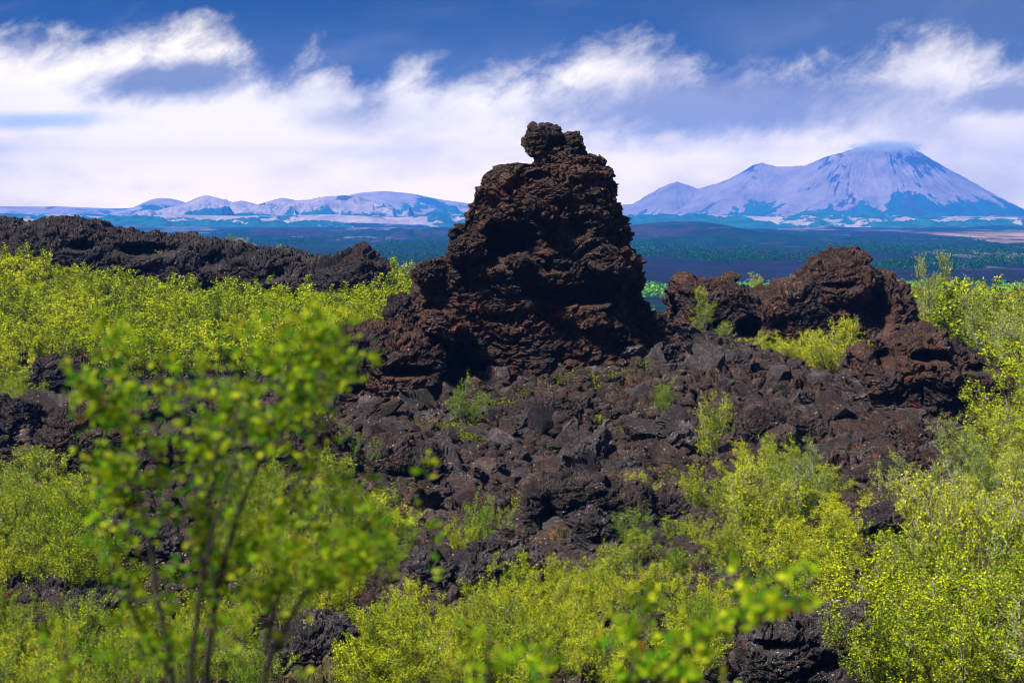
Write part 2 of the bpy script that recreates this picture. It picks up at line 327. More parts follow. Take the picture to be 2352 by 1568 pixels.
def build_ground():
    ang = np.linspace(-0.36, 0.36, 1250)
    d1 = np.exp(np.linspace(math.log(4.0), math.log(27), 60)); d2 = np.exp(np.linspace(math.log(27), math.log(66), 1150))[1:]
    d3 = np.exp(np.linspace(math.log(66), math.log(150), 340))[1:]; d4 = np.exp(np.linspace(math.log(150), math.log(7050), 440))[1:]
    d = np.concatenate([d1, d2, d3, d4])
    Y = np.repeat(d[:, None], len(ang), 1); Xg = Y*np.tan(ang)[None]
    x = Xg.ravel(); y = Y.ravel(); z = near_z(x, y)
    P = np.stack([x, y, z], 1)
    nr = y < 150
    # rubble on the near ground
    Pn = P[nr]; yn = y[nr]
    W = Pn.copy(); W[:, 2] = 0
    W = W+0.3*np.stack([vnoise(Pn/0.8, 1), vnoise(Pn/0.8+9, 2), 0*yn], 1)+0.05*np.stack([vnoise(Pn/0.13, 3), vnoise(Pn/0.13+9, 4), 0*yn], 1)
    def cells(size, amp, seed, crev=0.8):
        F1, F2, ID, D = voro(W/size, seed, True)
        t = np.stack([_f(ID, 6), _f(ID, 7)], 1)*2-1
        g = np.clip((F2-F1)/0.3, 0, 1)
        return (_f(ID, 5)-0.35)*amp+amp*1.2*(t*D[:, :2]).sum(1)-amp*crev*(1-g)**2
    big = fbm(Pn/np.array([5.0, 5.0, 50.0]), 50, 3)
    h = 0.28*big+cells(1.6, 0.34, 61, 0.7)*np.clip(0.7+0.6*big, 0.1, 1.3)+cells(0.62, 0.20, 62, 1.0)+cells(0.27, 0.10, 63, 1.0)+cells(0.12, 0.035, 64, 0.9)-0.12
    far_fade = np.clip((140-yn)/40, 0, 1)
    P[nr, 2] += h*far_fade
    # the lava plain and grazing land beyond
    fr = y >= 110; Pf = P[fr]; yf = y[fr]
    sc = np.clip(yf/900, 0.3, 6)
    und = fbm(np.stack([Pf[:, 0]/260, Pf[:, 1]/420, 0*yf], 1), 70, 5, 0.55)
    P[fr, 2] += np.clip((yf-110)/300, 0, 1)*(und*2.2*np.clip((yf-1200)/2500, 0, 1)*2+0.45*fbm(np.stack([Pf[:, 0]/14, Pf[:, 1]/22, 0*yf], 1), 71, 4, 0.6))
    # veg / lava / pale masks
    q = np.stack([x/55, y/160, 0*y], 1); m1 = fbm(q, 80, 5, 0.6); q2 = np.stack([x/300, y/900, 0*y], 1); m2 = fbm(q2, 81, 5, 0.6)
    m3 = fbm(np.stack([x/70, y/420, 0*y+3], 1), 82, 4, 0.6)
    lavam = np.clip((1500-y)/300, 0, 1)
    veg = np.where(y < 150, np.clip(0.15+0.8*fbm(np.stack([x/4, y/5, 0*y], 1), 83, 4)-0.3, 0, 1), lavam*np.clip(0.35+1.3*m1+np.clip((560-y)/300, -0.8, 1), 0, 1)+(1-lavam)*np.clip(0.55+1.6*m2, 0, 1))
    pale = np.where(y < 300, 0, np.clip(lavam*(m3*3-1.35)*np.clip((y-820)/150, 0, 1)*np.clip((1450-y)/200, 0, 1)+(1-lavam)*(m3*2.2-0.7), 0, 1))
    far = np.clip((y-130)/60, 0, 1)
    # two reddish tracks of bare soil in the right distance
    soil = np.clip(1.5-abs(y-2050)/300, 0, 1)*np.clip((x-470)/60+m3, 0, 1)
    m, t, b, o = new_mat('ground_mat')
    g = t.node('ShaderNodeNewGeometry'); Pp = g.outputs['Position']
    n1 = t.noise(Pp, 1.4, 5, 0.6); n2 = t.noise(Pp, 9, 5, 0.7); n3 = t.noise(Pp, 32, 3, 0.7)
    rock = t.mix(t.ramp(t.math('ADD', t.math('MULTIPLY', n1, 0.5), t.math('MULTIPLY', n2, 0.6)), 0.48, 0.66), (0.034, 0.017, 0.010, 1), (0.085, 0.060, 0.050, 1))
    rock = t.mix(t.ramp(n3, 0.40, 0.64, 0.85, 0.0), rock, (0.008, 0.005, 0.004, 1))
    rock = t.mix(t.math('MULTIPLY', t.ramp(t.noise(Pp, 1.7, 3, 0.6), 0.60, 0.68), t.ramp(t.noise(Pp, 8, 3, 0.7), 0.5, 0.62)), rock, (0.20, 0.03, 0.01, 1))
    rock = t.mix(t.ramp(t.noise(Pp, 36, 2, 0.6), 0.66, 0.72, 0, 0.8), rock, (0.38, 0.35, 0.38, 1))
    moss = t.mix(n2, (0.04, 0.05, 0.008, 1), (0.13, 0.13, 0.012, 1))
    near = t.mix(t.math('MULTIPLY', t.attr('veg'), 0.4), rock, moss)
    fn = t.noise(Pp, 0.045, 8, 0.7)
    flava = t.mix(t.ramp(fn, 0.4, 0.62), (0.003, 0.004, 0.008, 1), (0.008, 0.009, 0.017, 1))
    fveg = t.mix(t.ramp(t.noise(Pp, 0.02, 8, 0.7), 0.38, 0.62), (0.001, 0.010, 0.006, 1), (0.004, 0.034, 0.014, 1))
    fc = t.mix(t.attr('veg'), flava, fveg); fc = t.mix(t.math('MULTIPLY', t.attr('pale'), t.ramp(fn, 0.4, 0.6)), fc, (0.15, 0.13, 0.11, 1))
    fc = t.mix(t.attr('soil'), fc, (0.34, 0.19, 0.16, 1))
    t.l.new(t.mix(t.attr('far'), near, fc), b.inputs['Base Color']); b.inputs['Roughness'].default_value = 0.9; b.inputs['Specular IOR Level'].default_value = 0.06
    o_ = mesh_obj('ground', P, grid_faces(len(d), len(ang))[:, ::1], m, attrs={'veg': veg, 'pale': pale, 'far': far, 'soil': soil})
    tag(o_, kind='structure', label='dark lava ground running down to the plain and away to the horizon')
    return o_
build_ground()

# ------------------------------------------------------------------ far hills and the mountain
def hill_mat(name, bare, bare2, veg, dark):
    m, t, b, o = new_mat(name); g = t.node('ShaderNodeNewGeometry'); P = g.outputs['Position']
    c = t.mix(t.ramp(t.noise(P, 0.011, 8, 0.7), 0.38, 0.62), bare, bare2)
    vg = t.mix(t.ramp(t.noise(P, 0.03, 6, 0.7), 0.38, 0.62), veg, (veg[0]*2.4, veg[1]*1.9, veg[2]*2, 1))
    e = t.noise(P, 0.03, 6, 0.75)
    f = t.ramp(t.math('ADD', t.attr('veg'), t.math('MULTIPLY', t.math('SUBTRACT', e, 0.5), 0.9)), 0.46, 0.54)
    c = t.mix(f, c, vg)
    f2 = t.ramp(t.math('ADD', t.attr('rock'), t.math('MULTIPLY', t.math('SUBTRACT', e, 0.5), 0.9)), 0.5, 0.6)
    c = t.mix(f2, c, dark)
    t.l.new(c, b.inputs['Base Color']); b.inputs['Roughness'].default_value = 0.9; b.inputs['Specular IOR Level'].default_value = 0.05
    return m
M_mtn = hill_mat('mountain_mat', (0.25, 0.19, 0.19, 1), (0.16, 0.12, 0.13, 1), (0.006, 0.045, 0.030, 1), (0.03, 0.028, 0.05, 1))
M_hill = hill_mat('hill_mat', (0.36, 0.28, 0.24, 1), (0.22, 0.165, 0.165, 1), (0.005, 0.045, 0.030, 1), (0.05, 0.045, 0.05, 1))
M_low = hill_mat('low_hill_mat', (0.026, 0.018, 0.024, 1), (0.007, 0.006, 0.012, 1), (0.001, 0.011, 0.008, 1), (0.03, 0.03, 0.04, 1))

def seg_ridge(Xg, Yg, pts, slope):
    """height as the highest of the slopes falling from a crest polyline; also the coordinate along the crest and the distance to it"""
    best = np.full(Xg.shape, -1e9); tt = np.zeros(Xg.shape); dd = np.zeros(Xg.shape); L = 0
    ox = np.zeros(Xg.shape); oy = np.zeros(Xg.shape)
    for (a, b) in zip(pts[:-1], pts[1:]):
        ax, ay, az_ = a; bx, by, bz = b; l2 = (bx-ax)**2+(by-ay)**2; l = math.sqrt(l2)
        t = np.clip(((Xg-ax)*(bx-ax)+(Yg-ay)*(by-ay))/l2, 0, 1)
        dx = Xg-(ax+t*(bx-ax)); dy = Yg-(ay+t*(by-ay)); d = np.hypot(dx, dy)
        h = az_+(bz-az_)*t-slope(d)
        c = h > best; best = np.where(c, h, best); tt = np.where(c, L+t*l, tt); dd = np.where(c, d, dd); ox = np.where(c, dx, ox); oy = np.where(c, dy, oy); L += l
    return best, tt, dd, ox, oy

def build_mountain():
    D = 5600.0
    prof = [(560, 214), (600, 209), (630, 206), (640, 199), (660, 187), (676, 181), (686, 184), (697, 188.5), (716, 183), (740, 175), (752, 165), (761, 162.5), (774, 166),
            (786, 166.5), (805, 165), (816, 160), (827, 156), (842, 152), (853, 148), (866, 146), (886, 144.5), (900, 145.5), (910, 147.5)]
    depth = lambda p: D+(0 if p > 840 else (840-p)*1.6)
    pts = [(X(p, depth(p)), depth(p), Z(q, depth(p))) for p, q in prof]
    xs = np.linspace(X(520, D), X(1075, D), 900); ys = np.linspace(D-560, D+520, 420)
    Xg, Yg = np.meshgrid(xs, ys)
    w1 = fbm(np.stack([Xg.ravel()/90, Yg.ravel()/90, 0*Xg.ravel()], 1), 301, 4).reshape(Xg.shape)
    slope = lambda d: 0.66*d-0.00030*d*d*(d < 900)*(d > 0)
    z, t, d, ox, oy = seg_ridge(Xg, Yg, pts, slope)
    th = np.arctan2(ox, -oy)
    # gullies run straight down from the crest
    q = np.stack([(t/46+th*5.0+0.35*w1).ravel(), (d/260+0.3*w1).ravel(), 0*t.ravel()], 1)
    g1 = fbm(q, 311, 3).reshape(t.shape); g2 = fbm(q*np.array([2.7, 2.0, 1]), 312, 4, 0.6).reshape(t.shape)
    amp = np.clip(d/120, 0, 1)*np.clip((z+25)/120+0.15, 0, 1)
    z = z+amp*(5*-np.abs(g1)+2+1.8*-np.abs(g2)+.8)+w1*4.5*amp+1.3*vnoise(np.stack([Xg.ravel()/14, Yg.ravel()/14, 0*Xg.ravel()], 1), 3).reshape(z.shape)
    hgt = (z+25)/210.0
    veg = 0.50-(hgt-0.24)*3.0-g1*0.42-g2*0.18+0.10*w1
    veg = np.where(hgt < 0.05, 0.75, veg)
    left = np.clip((X(800, D)-Xg)/300, 0, 1)
    veg = veg*(1-left)+left*(0.52-hgt*1.8+g2*0.28)
    rock = 0.05+0.30*np.abs(g2)+0.25*np.clip(w1, 0, 1)+np.clip((hgt-0.55)*0.9, 0, 0.22)*(Xg > X(815, D))+0.15*w1+np.clip(1-np.abs(Xg-X(757, D))/45, 0, 1)*0.4*(hgt > .55)
    P = np.stack([Xg, Yg, z], -1).reshape(-1, 3)
    o = mesh_obj('mountain', P, grid_faces(*Xg.shape), M_mtn, smooth=True, attrs={'veg': veg.ravel(), 'rock': rock.ravel()})
    tag(o, kind='structure', label='pinkish volcanic mountain with green gullied foot and cloud on its summit')
build_mountain()

def build_hill(name, prof, D, dfront, dback, zb, mat, label, seed, amp, vb, sc=120.0, n=(700, 160)):
    px_ = np.array([p for p, q in prof], float); q_ = np.array([q for p, q in prof], float)
    cols = np.linspace(px_[0], px_[-1], n[0]); t = np.linspace(-1, 1, n[1])
    crest = Z(np.interp(cols, px_, q_), D)
    # smooth the polyline
    k = np.hanning(15); k /= k.sum(); crest = np.convolve(np.pad(crest, 7, 'edge'), k, 'valid')
    T, C = np.meshgrid(t, crest, indexing='ij'); _, Xc = np.meshgrid(t, X(cols, D), indexing='ij')
    Yg = D+np.where(T < 0, T*dfront, T*dback)
    bend = fbm(np.stack([Xc.ravel()/(sc*3), Yg.ravel()/(sc*6), 0*Xc.ravel()], 1), seed+9, 3).reshape(T.shape)
    a = np.clip(np.abs(T)+0.10*bend*np.abs(T)*2, 0, 1)
    prof_ = (1-a)**1.35
    z = zb+(C-zb)*prof_
    q = np.stack([Xc.ravel()/sc+0.25*Yg.ravel()/sc, Yg.ravel()/(sc*2.2), 0*Xc.ravel()], 1)
    r = fbm(q, seed, 5, 0.5).reshape(T.shape); r2 = np.abs(fbm(q*2, seed+5, 4, 0.55)).reshape(T.shape)
    am = amp*np.clip(a*3.0, 0, 1)*np.clip((1-a)*4, 0, 1)
    z = z+am*(r*0.8-r2*0.9+0.25)
    edge = np.clip(np.minimum((Xc-Xc.min())/(0.03*(Xc.max()-Xc.min())), (Xc.max()-Xc)/(0.03*(Xc.max()-Xc.min()))), 0, 1)
    z = (zb-3)+(z-(zb-3))*edge*np.where(np.abs(T) > 0.995, 0, 1)
    veg = vb-0.04+0.40*r+0.35*r2-0.75*(prof_-0.3)
    rock = 0.1+0.4*r2
    P = np.stack([Xc, Yg, z], -1).reshape(-1, 3)
    o = mesh_obj(name, P, grid_faces(*T.shape), mat, smooth=True, attrs={'veg': veg.ravel(), 'rock': rock.ravel()})
    tag(o, kind='structure', label=label)
build_hill('hills', [(-90, 207), (0, 206), (60, 206), (110, 208), (132, 208), (143, 203), (152, 199), (160, 197.5), (172, 198), (186, 202), (215, 208), (300, 207), (340, 197), (362, 192), (385, 190.5), (412, 193),
                     (440, 199), (470, 203), (520, 206), (600, 206), (640, 203), (660, 208), (700, 213)], 6300, 600, 600, -26, M_hill, 'farthest pale plateau hills under the cloud', 401, 10, 0.42, 260)
build_hill('hills', [(120, 222), (150, 212), (185, 203), (198, 197), (207, 194.5), (218, 197), (232, 202), (242, 200), (250, 202), (258, 204), (272, 200), (283, 197), (298, 200), (312, 199), (325, 196), (345, 195),
                     (360, 196), (372, 200), (385, 205), (405, 210), (430, 214), (470, 217), (520, 222)], 5200, 620, 500, -26, M_hill, 'rounded bare hills with green flanks left of the tall lava pillar', 411, 34, 0.45, 120)
build_hill('hills', [(-90, 216), (0, 215), (60, 214), (120, 217), (170, 214), (260, 216), (330, 214), (400, 217), (460, 213), (520, 217), (700, 214), (760, 216), (880, 215), (980, 217), (1100, 216)],
           4300, 900, 500, -26, M_hill, 'low green rolling foothills in front of the bare hills', 421, 14, 0.62, 110, (1100, 200))
build_hill('hills', [(160, 240), (235, 233), (262, 228), (285, 227), (312, 232), (340, 236), (352, 233), (366, 231), (378, 234), (400, 231), (430, 229), (470, 233), (520, 238), (560, 240)],
           2300, 500, 500, -26, M_low, 'low dark blue hills beyond the left lava ridge', 431, 7, 0.42, 70)
build_hill('hills', [(540, 240), (600, 228), (640, 223.5), (672, 221), (700, 221), (722, 224), (745, 229), (775, 232), (820, 236), (850, 237), (900, 242), (950, 246), (1030, 249), (1100, 250)],
           2000, 650, 500, -26, M_low, 'long low wooded hill at the foot of the mountain', 441, 4.5, 0.78, 60)
build_hill('hills', [(880, 236), (920, 233), (960, 231), (1000, 234), (1040, 232), (1100, 236)], 2900, 400, 400, -26, M_low, 'low blue-green rise right of the wooded hill', 451, 5, 0.6, 80)

# ------------------------------------------------------------------ rocks
def hit(vx, vy, d0=26.0, d1=118.0):
    """the point of the bare ground seen at (vx, vy) of my 2352 px notes"""
    x, y = S(vx), S(vy); d = np.linspace(d0, d1, 1200); z = Z(y, d); g = near_z(X(x, d), d)
    b = np.nonzero(z <= g)[0]
    k = d[b[0]] if len(b) else d1
    return X(x, k), k, ground_z(X(x, k), k)
def lathe_rock(name, rows, d, bfac, mat, seed, nr=200, nc=320, s=1.0, lod=3, parent=None, caves=(), zoff=0.0, flat=0.45, dy=0.0, gain=1.0):
    """rows: (view y, left x, right x); a closed standing rock at distance d"""
    r = np.array(rows, float); ys = np.linspace(r[0, 0], r[-1, 0], nr)
    xl = np.interp(ys, r[:, 0], r[:, 1]); xr = np.interp(ys, r[:, 0], r[:, 2])
    xl = X(S(xl), d); xr = X(S(xr), d); z = Z(S(ys), d)
    c = (xl+xr)/2; a = (xr-xl)/2; th = np.linspace(0, 2*math.pi, nc, endpoint=False)
    # more columns on the side that faces the view
    th = th+0.45*np.cos(th)
    ct, st = np.cos(th), np.sin(th); e = 0.86
    cx_ = np.sign(ct)*np.abs(ct)**e; sy_ = np.sign(st)*np.abs(st)**e
    b = a*bfac if np.isscalar(bfac) else a*np.interp(ys, r[:, 0], bfac)
    Gd = np.stack([c[:, None]+a[:, None]*cx_[None], d+dy+b[:, None]*sy_[None], np.repeat(z[:, None], nc, 1)], -1)
    N = np.stack([np.repeat(ct[None], nr, 0), np.repeat(st[None], nr, 0), 0.25+0*Gd[..., 0]], -1); N /= np.linalg.norm(N, axis=2, keepdims=True)
    P = Gd.reshape(-1, 3); dsp = gain*(lava_disp(P, seed, s, lod, flat)+0.10*s*fbm(P/(2.2*s), seed+70, 3))
    taper = np.clip(np.repeat(a[:, None], nc, 1).ravel()/(0.5*s), 0.15, 1)
    P = P+N.reshape(-1, 3)*(dsp*taper)[:, None]
    for (vx, vy, rx, ry, dep) in caves:
        q = ((P[:, 0]-X(S(vx), d))/(S(rx)/F*d))**2+((P[:, 2]-Z(S(vy), d))/(S(ry)/F*d))**2
        q = q*(1+0.35*vnoise(P/0.5, seed+91)); w_ = np.exp(-q*q)*(P[:, 1] < d+dy)
        P[:, 1] += dep*w_; 
    P[:, 2] += zoff
    top = P[:nc].mean(0); P = np.vstack([P, top[None]])
    Fc = grid_faces(nr, nc, True); o = mesh_obj(name, P, Fc, mat, parent)
    return o
def blob(cx_, cy_, cz_, rx, ry, rz, seed, nr=90, nc=150, s=0.5, lod=3, flat=0.5, ang=0.0):
    ph = np.linspace(0.02, math.pi-0.02, nr); th = np.linspace(0, 2*math.pi, nc, endpoint=False)
    A, B = np.meshgrid(ph, th, indexing='ij'); N = np.stack([np.sin(A)*np.cos(B), np.sin(A)*np.sin(B), np.cos(A)], -1).reshape(-1, 3)
    sq = N/np.maximum(np.abs(N).max(1, keepdims=True), 1e-6)*0.80*0.35+N*0.72
    ca, sa = math.cos(ang), math.sin(ang)
    P = sq*np.array([rx, ry, rz])
    P = np.stack([P[:, 0]*ca-P[:, 2]*sa, P[:, 1], P[:, 0]*sa+P[:, 2]*ca], 1)+np.array([cx_, cy_, cz_])
    d_ = lava_disp(P, seed, s*0.85, lod, flat)
    P = P+N*(d_[:, None]*np.array([1.25, 1.25, 1.0]))
    P[:nc] = P[:nc].mean(0)
    P[-nc:] = P[-nc:].mean(0)
    return P, grid_faces(nr, nc, True)
def view_blob(name, vx, vy, rx, ry, d, mat, seed, depth=None, parent=None, s=0.5, lod=3, nr=90, nc=150, flat=0.5, ang=0.0):
    k = 1024/2352/F*d
    P, Fc = blob(X(S(vx), d), d, Z(S(vy), d), rx*k, (depth or rx*k), ry*k, seed, nr, nc, s, lod, flat, ang)
    return mesh_obj(name, P, Fc, mat, parent)
def dome_rock(name, crest, d, b, mat, seed, n=(500, 150), s=1.0, lod=3, base=None, caves=(), parent=None, dend=None, flat=0.45, gain=1.0, pw=0.62, lean=0.0):
    """a long rock: crest outline in view notes at distance d, falling to the ground in front and behind"""
    c = np.array(crest, float); L = np.concatenate([[0], np.cumsum(np.hypot(*(np.diff(c, axis=0).T)))]); u = np.linspace(0, L[-1], n[0])
    vx = np.interp(u, L, c[:, 0]); vy = np.interp(u, L, c[:, 1])
    dd = np.full(n[0], float(d)) if dend is None else np.interp(u, [0, L[-1]], [d, dend])
    cx_ = X(S(vx), dd); cz = Z(S(vy), dd)
    zb = near_z(cx_, dd)-0.35 if base is None else np.array([Z(S(base), q) for q in dd])-0.2
    zb = np.minimum(zb, cz-0.02)
    end = np.clip(np.minimum(u, L[-1]-u)/(0.10*L[-1]), 0, 1); end = np.sqrt(1-(1-end)**2)
    bb = b*(0.35+0.65*end)*(0.8+0.35*np.clip((cz-zb)/max(1e-3, (cz-zb).max()), 0, 1))
    ph = np.linspace(0.0, math.pi, n[1]); ph = ph-0.30*np.sin(2*ph)*0.5
    PH, _ = np.meshgrid(ph, u, indexing='ij')
    sn = np.sin(PH)**pw; Zg = zb[None]+(cz-zb)[None]*sn; Yg = dd[None]-bb[None]*np.cos(PH)+lean*(1-sn)*b*0
    Xg = np.repeat(cx_[None], n[1], 0)
    Gd = np.stack([Xg, Yg, Zg], -1); N = -grid_normals(Gd)
    flip = np.sign((N[..., 1]*-np.cos(PH)+N[..., 2]*np.sin(PH)).mean()); N = N*flip
    P = Gd.reshape(-1, 3); N = N.reshape(-1, 3)
    dsp = gain*(lava_disp(P, seed, s, lod, flat)+0.16*s*fbm(P/(2.0*s), seed+70, 3))
    P = P+N*dsp[:, None]
    for (vx_, vy_, rx, ry, dep) in caves:
        k = S(1)/F*d
        q = ((P[:, 0]-X(S(vx_), d))/(rx*k))**2+((P[:, 2]-Z(S(vy_), d))/(ry*k))**2
        q = q*(1+0.35*vnoise(P/0.5, seed+91)); w_ = np.exp(-q*q)*(P[:, 1] < d+0.2*b); P[:, 1] += dep*w_
    return mesh_obj(name, P, grid_faces(n[1], n[0]), mat, parent)

# the tall pillar
pil = empty('lava_pillar', (X(S(1230), 60), 60, -4.5))
tag(pil, 'tall dark brown lava pillar with a crooked crag on its top, standing in the middle of the scree', 'rock pillar')
caves = [(1165, 560, 62, 42, 1.7), (1120, 500, 40, 50, 0.9), (1190, 505, 30, 20, 0.3), (1330, 672, 95, 17, 1.3), (1235, 405, 26, 9, 0.5), (1320, 520, 26, 20, 0.7), (1065, 790, 26, 44, 1.0),
         (1100, 840, 45, 24, 1.0), (1210, 735, 30, 18, 0.1), (1400, 560, 26, 30, 0.3), (1440, 680, 18, 30, 0.8), (1040, 640, 16, 22, 0.1), (1260, 610, 45, 12, .5), (1420, 790, 30, 14, 0.6), (1000, 700, 24, 14, .4)]
rows = [(376, 1235, 1295), (377, 1175, 1345), (379, 1150, 1366), (386, 1134, 1380), (398, 1116, 1396), (430, 1096, 1410), (470, 1084, 1416), (500, 1068, 1430), (530, 1055, 1438), (560, 1045, 1448), (585, 1030, 1458),
        (600, 1005, 1464), (625, 975, 1466), (655, 955, 1462), (680, 938, 1468), (705, 918, 1480), (730, 905, 1496), (760, 885, 1514), (800, 850, 1530), (850, 820, 1560), (900, 800, 1600)]
b_ = lathe_rock('pillar_body', rows, 60.0, [0.8]*12+[0.75, 0.7, 0.68, 0.65, 0.62, 0.6, 0.6, 0.6, 0.6], M_pillar, 1000, 760, 1150, 0.80, 3, None, [(a, b, c, d_, e*(1 if i in (0, 3, 7) else .55)) for i, (a, b, c, d_, e) in enumerate(caves)], flat=0.52, gain=1.0)
def child(o, parent):
    o.parent = parent; o.matrix_parent_inverse = Matrix.Translation(-parent.location)
child(b_, pil)
k60 = S(1)/F*60
crag = view_blob('summit_crag', 1250, 326, 44, 40, 60, M_pillar, 1101, depth=0.75, s=0.55, nr=170, nc=260); child(crag, pil)
for i, (vx, vy, rx, ry, dp, an) in enumerate([(1310, 330, 25, 24, 0.45, 0.5), (1325, 345, 20, 16, 0.4, 0), (1322, 374, 60, 22, 1.0, -0.25), (1366, 378, 26, 20, 0.5, -0.6), (1288, 355, 36, 20, .7, 0), (1250, 368, 20, 14, .6, 0), (1385, 405, 20, 20, 0.8, 0)]):
    o = view_blob('crag_block', vx, vy, rx, ry, 60, M_pillar, 1110+7*i, depth=dp, s=0.42, nr=110, nc=170, ang=an); child(o, pil)
for i, (vx, vy, rx, ry, dp, an, yy) in enumerate([(1075, 572, 44, 34, 1.2, 0.5, 58.6), (1046, 538, 15, 16, 0.4, 0.9, 59.4), (985, 625, 38, 24, 1.0, 0.4, 58.7), (1195, 598, 30, 15, .8, 0, 57.4), (1110, 625, 40, 16, .6, 0, 58.2),
                                        (1240, 480, 40, 16, .5, -.5, 57.9), (1060, 445, 0, 0, 0, 0, 0), (1180, 705, 70, 18, .6, 0.1, 58.3), (1020, 745, 60, 30, 1.0, -0.3, 57.4), (1390, 600, 40, 34, 0.7, -.8, 57.8), (1340, 735, 60, 20, .6, -0.15, 58.0), (1496, 765, 46, 44, 1.0, 0.6, 59.6), (1528, 800, 40, 24, .9, 0.4, 58.8), (860, 800, 50, 30, .9, -0.3, 58.2)]):
    if rx: o = view_blob('ledge_block', vx, vy, rx, ry, yy, M_pillar, 1210+7*i, depth=dp, s=0.6, nr=130, nc=200, ang=an); child(o, pil)

def solo(o, label, cat='rock', group=None): return tag(o, label, cat, group)
o = dome_rock('lava_ridge', [(-60, 505), (0, 500), (30, 503), (60, 518), (85, 512), (110, 508), (150, 502), (190, 502), (225, 508), (250, 522), (290, 532), (330, 545), (380, 541), (430, 541), (480, 546), (520, 550), (560, 560), (610, 568),
     (650, 572), (690, 582), (720, 592), (745, 590), (770, 582), (800, 574), (836, 569), (846, 585), (862, 600), (876, 606), (884, 640)], 103, 3.4, M_ridge, 2000, (1500, 230), 1.0, 3, dend=90,
     caves=[(400, 568, 60, 12, 2.0), (560, 590, 20, 14, .8), (700, 610, 16, 14, 1.0), (250, 560, 30, 10, .8)], pw=0.5)
solo(o, 'long low dark lava ridge behind the left birch thicket', 'rock ridge')
o = dome_rock('lava_outcrop', [(1545, 668), (1556, 642), (1578, 632), (1592, 648), (1612, 640), (1632, 646), (1660, 642), (1685, 640), (1692, 652), (1706, 662), (1735, 668), (1765, 652), (1795, 640), (1830, 630), (1856, 612), (1862, 594), (1885, 588),
     (1915, 578), (1936, 571), (1960, 572), (1978, 578), (1984, 600), (1998, 606), (2010, 624), (2040, 628), (2052, 640), (2060, 655), (2078, 668), (2086, 692), (2090, 725), (2088, 760)], 73, 2.7, M_pillar, 2100, (1100, 300), 0.8, 3,
     caves=[(1700, 745, 30, 20, 1.5), (1985, 715, 34, 50, .7), (1925, 700, 50, 14, .35), (1900, 650, 40, 8, .3)], pw=0.5, gain=1.1)
solo(o, 'broad dark lava outcrop with a peaked top right of the tall pillar', 'rock outcrop')
o = dome_rock('lava_mound', [(1968, 850), (1970, 806), (1990, 798), (2030, 795), (2060, 780), (2075, 762), (2100, 750), (2130, 749), (2150, 764), (2156, 788), (2190, 798), (2230, 812), (2262, 826), (2290, 852), (2312, 892), (2312, 950), (2296, 990), (2270, 1030)],
     57.5, 2.3, M_pillar, 2200, (900, 320), 0.9, 3, caves=[(2110, 808, 42, 12, 1.0), (2015, 820, 14, 24, .8), (2225, 838, 34, 9, .7)], pw=0.55)
solo(o, 'rounded dark lava mound with a hooded knob, among birches at the right', 'rock outcrop')
o = dome_rock('lava_outcrop', [(2262, 700), (2275, 678), (2300, 668), (2330, 669), (2360, 667), (2420, 672), (2480, 690)], 96, 1.6, M_ridge, 2300, (300, 120), 1.0, 2)
solo(o, 'small reddish lava hump at the right edge, behind the birches', 'rock outcrop')
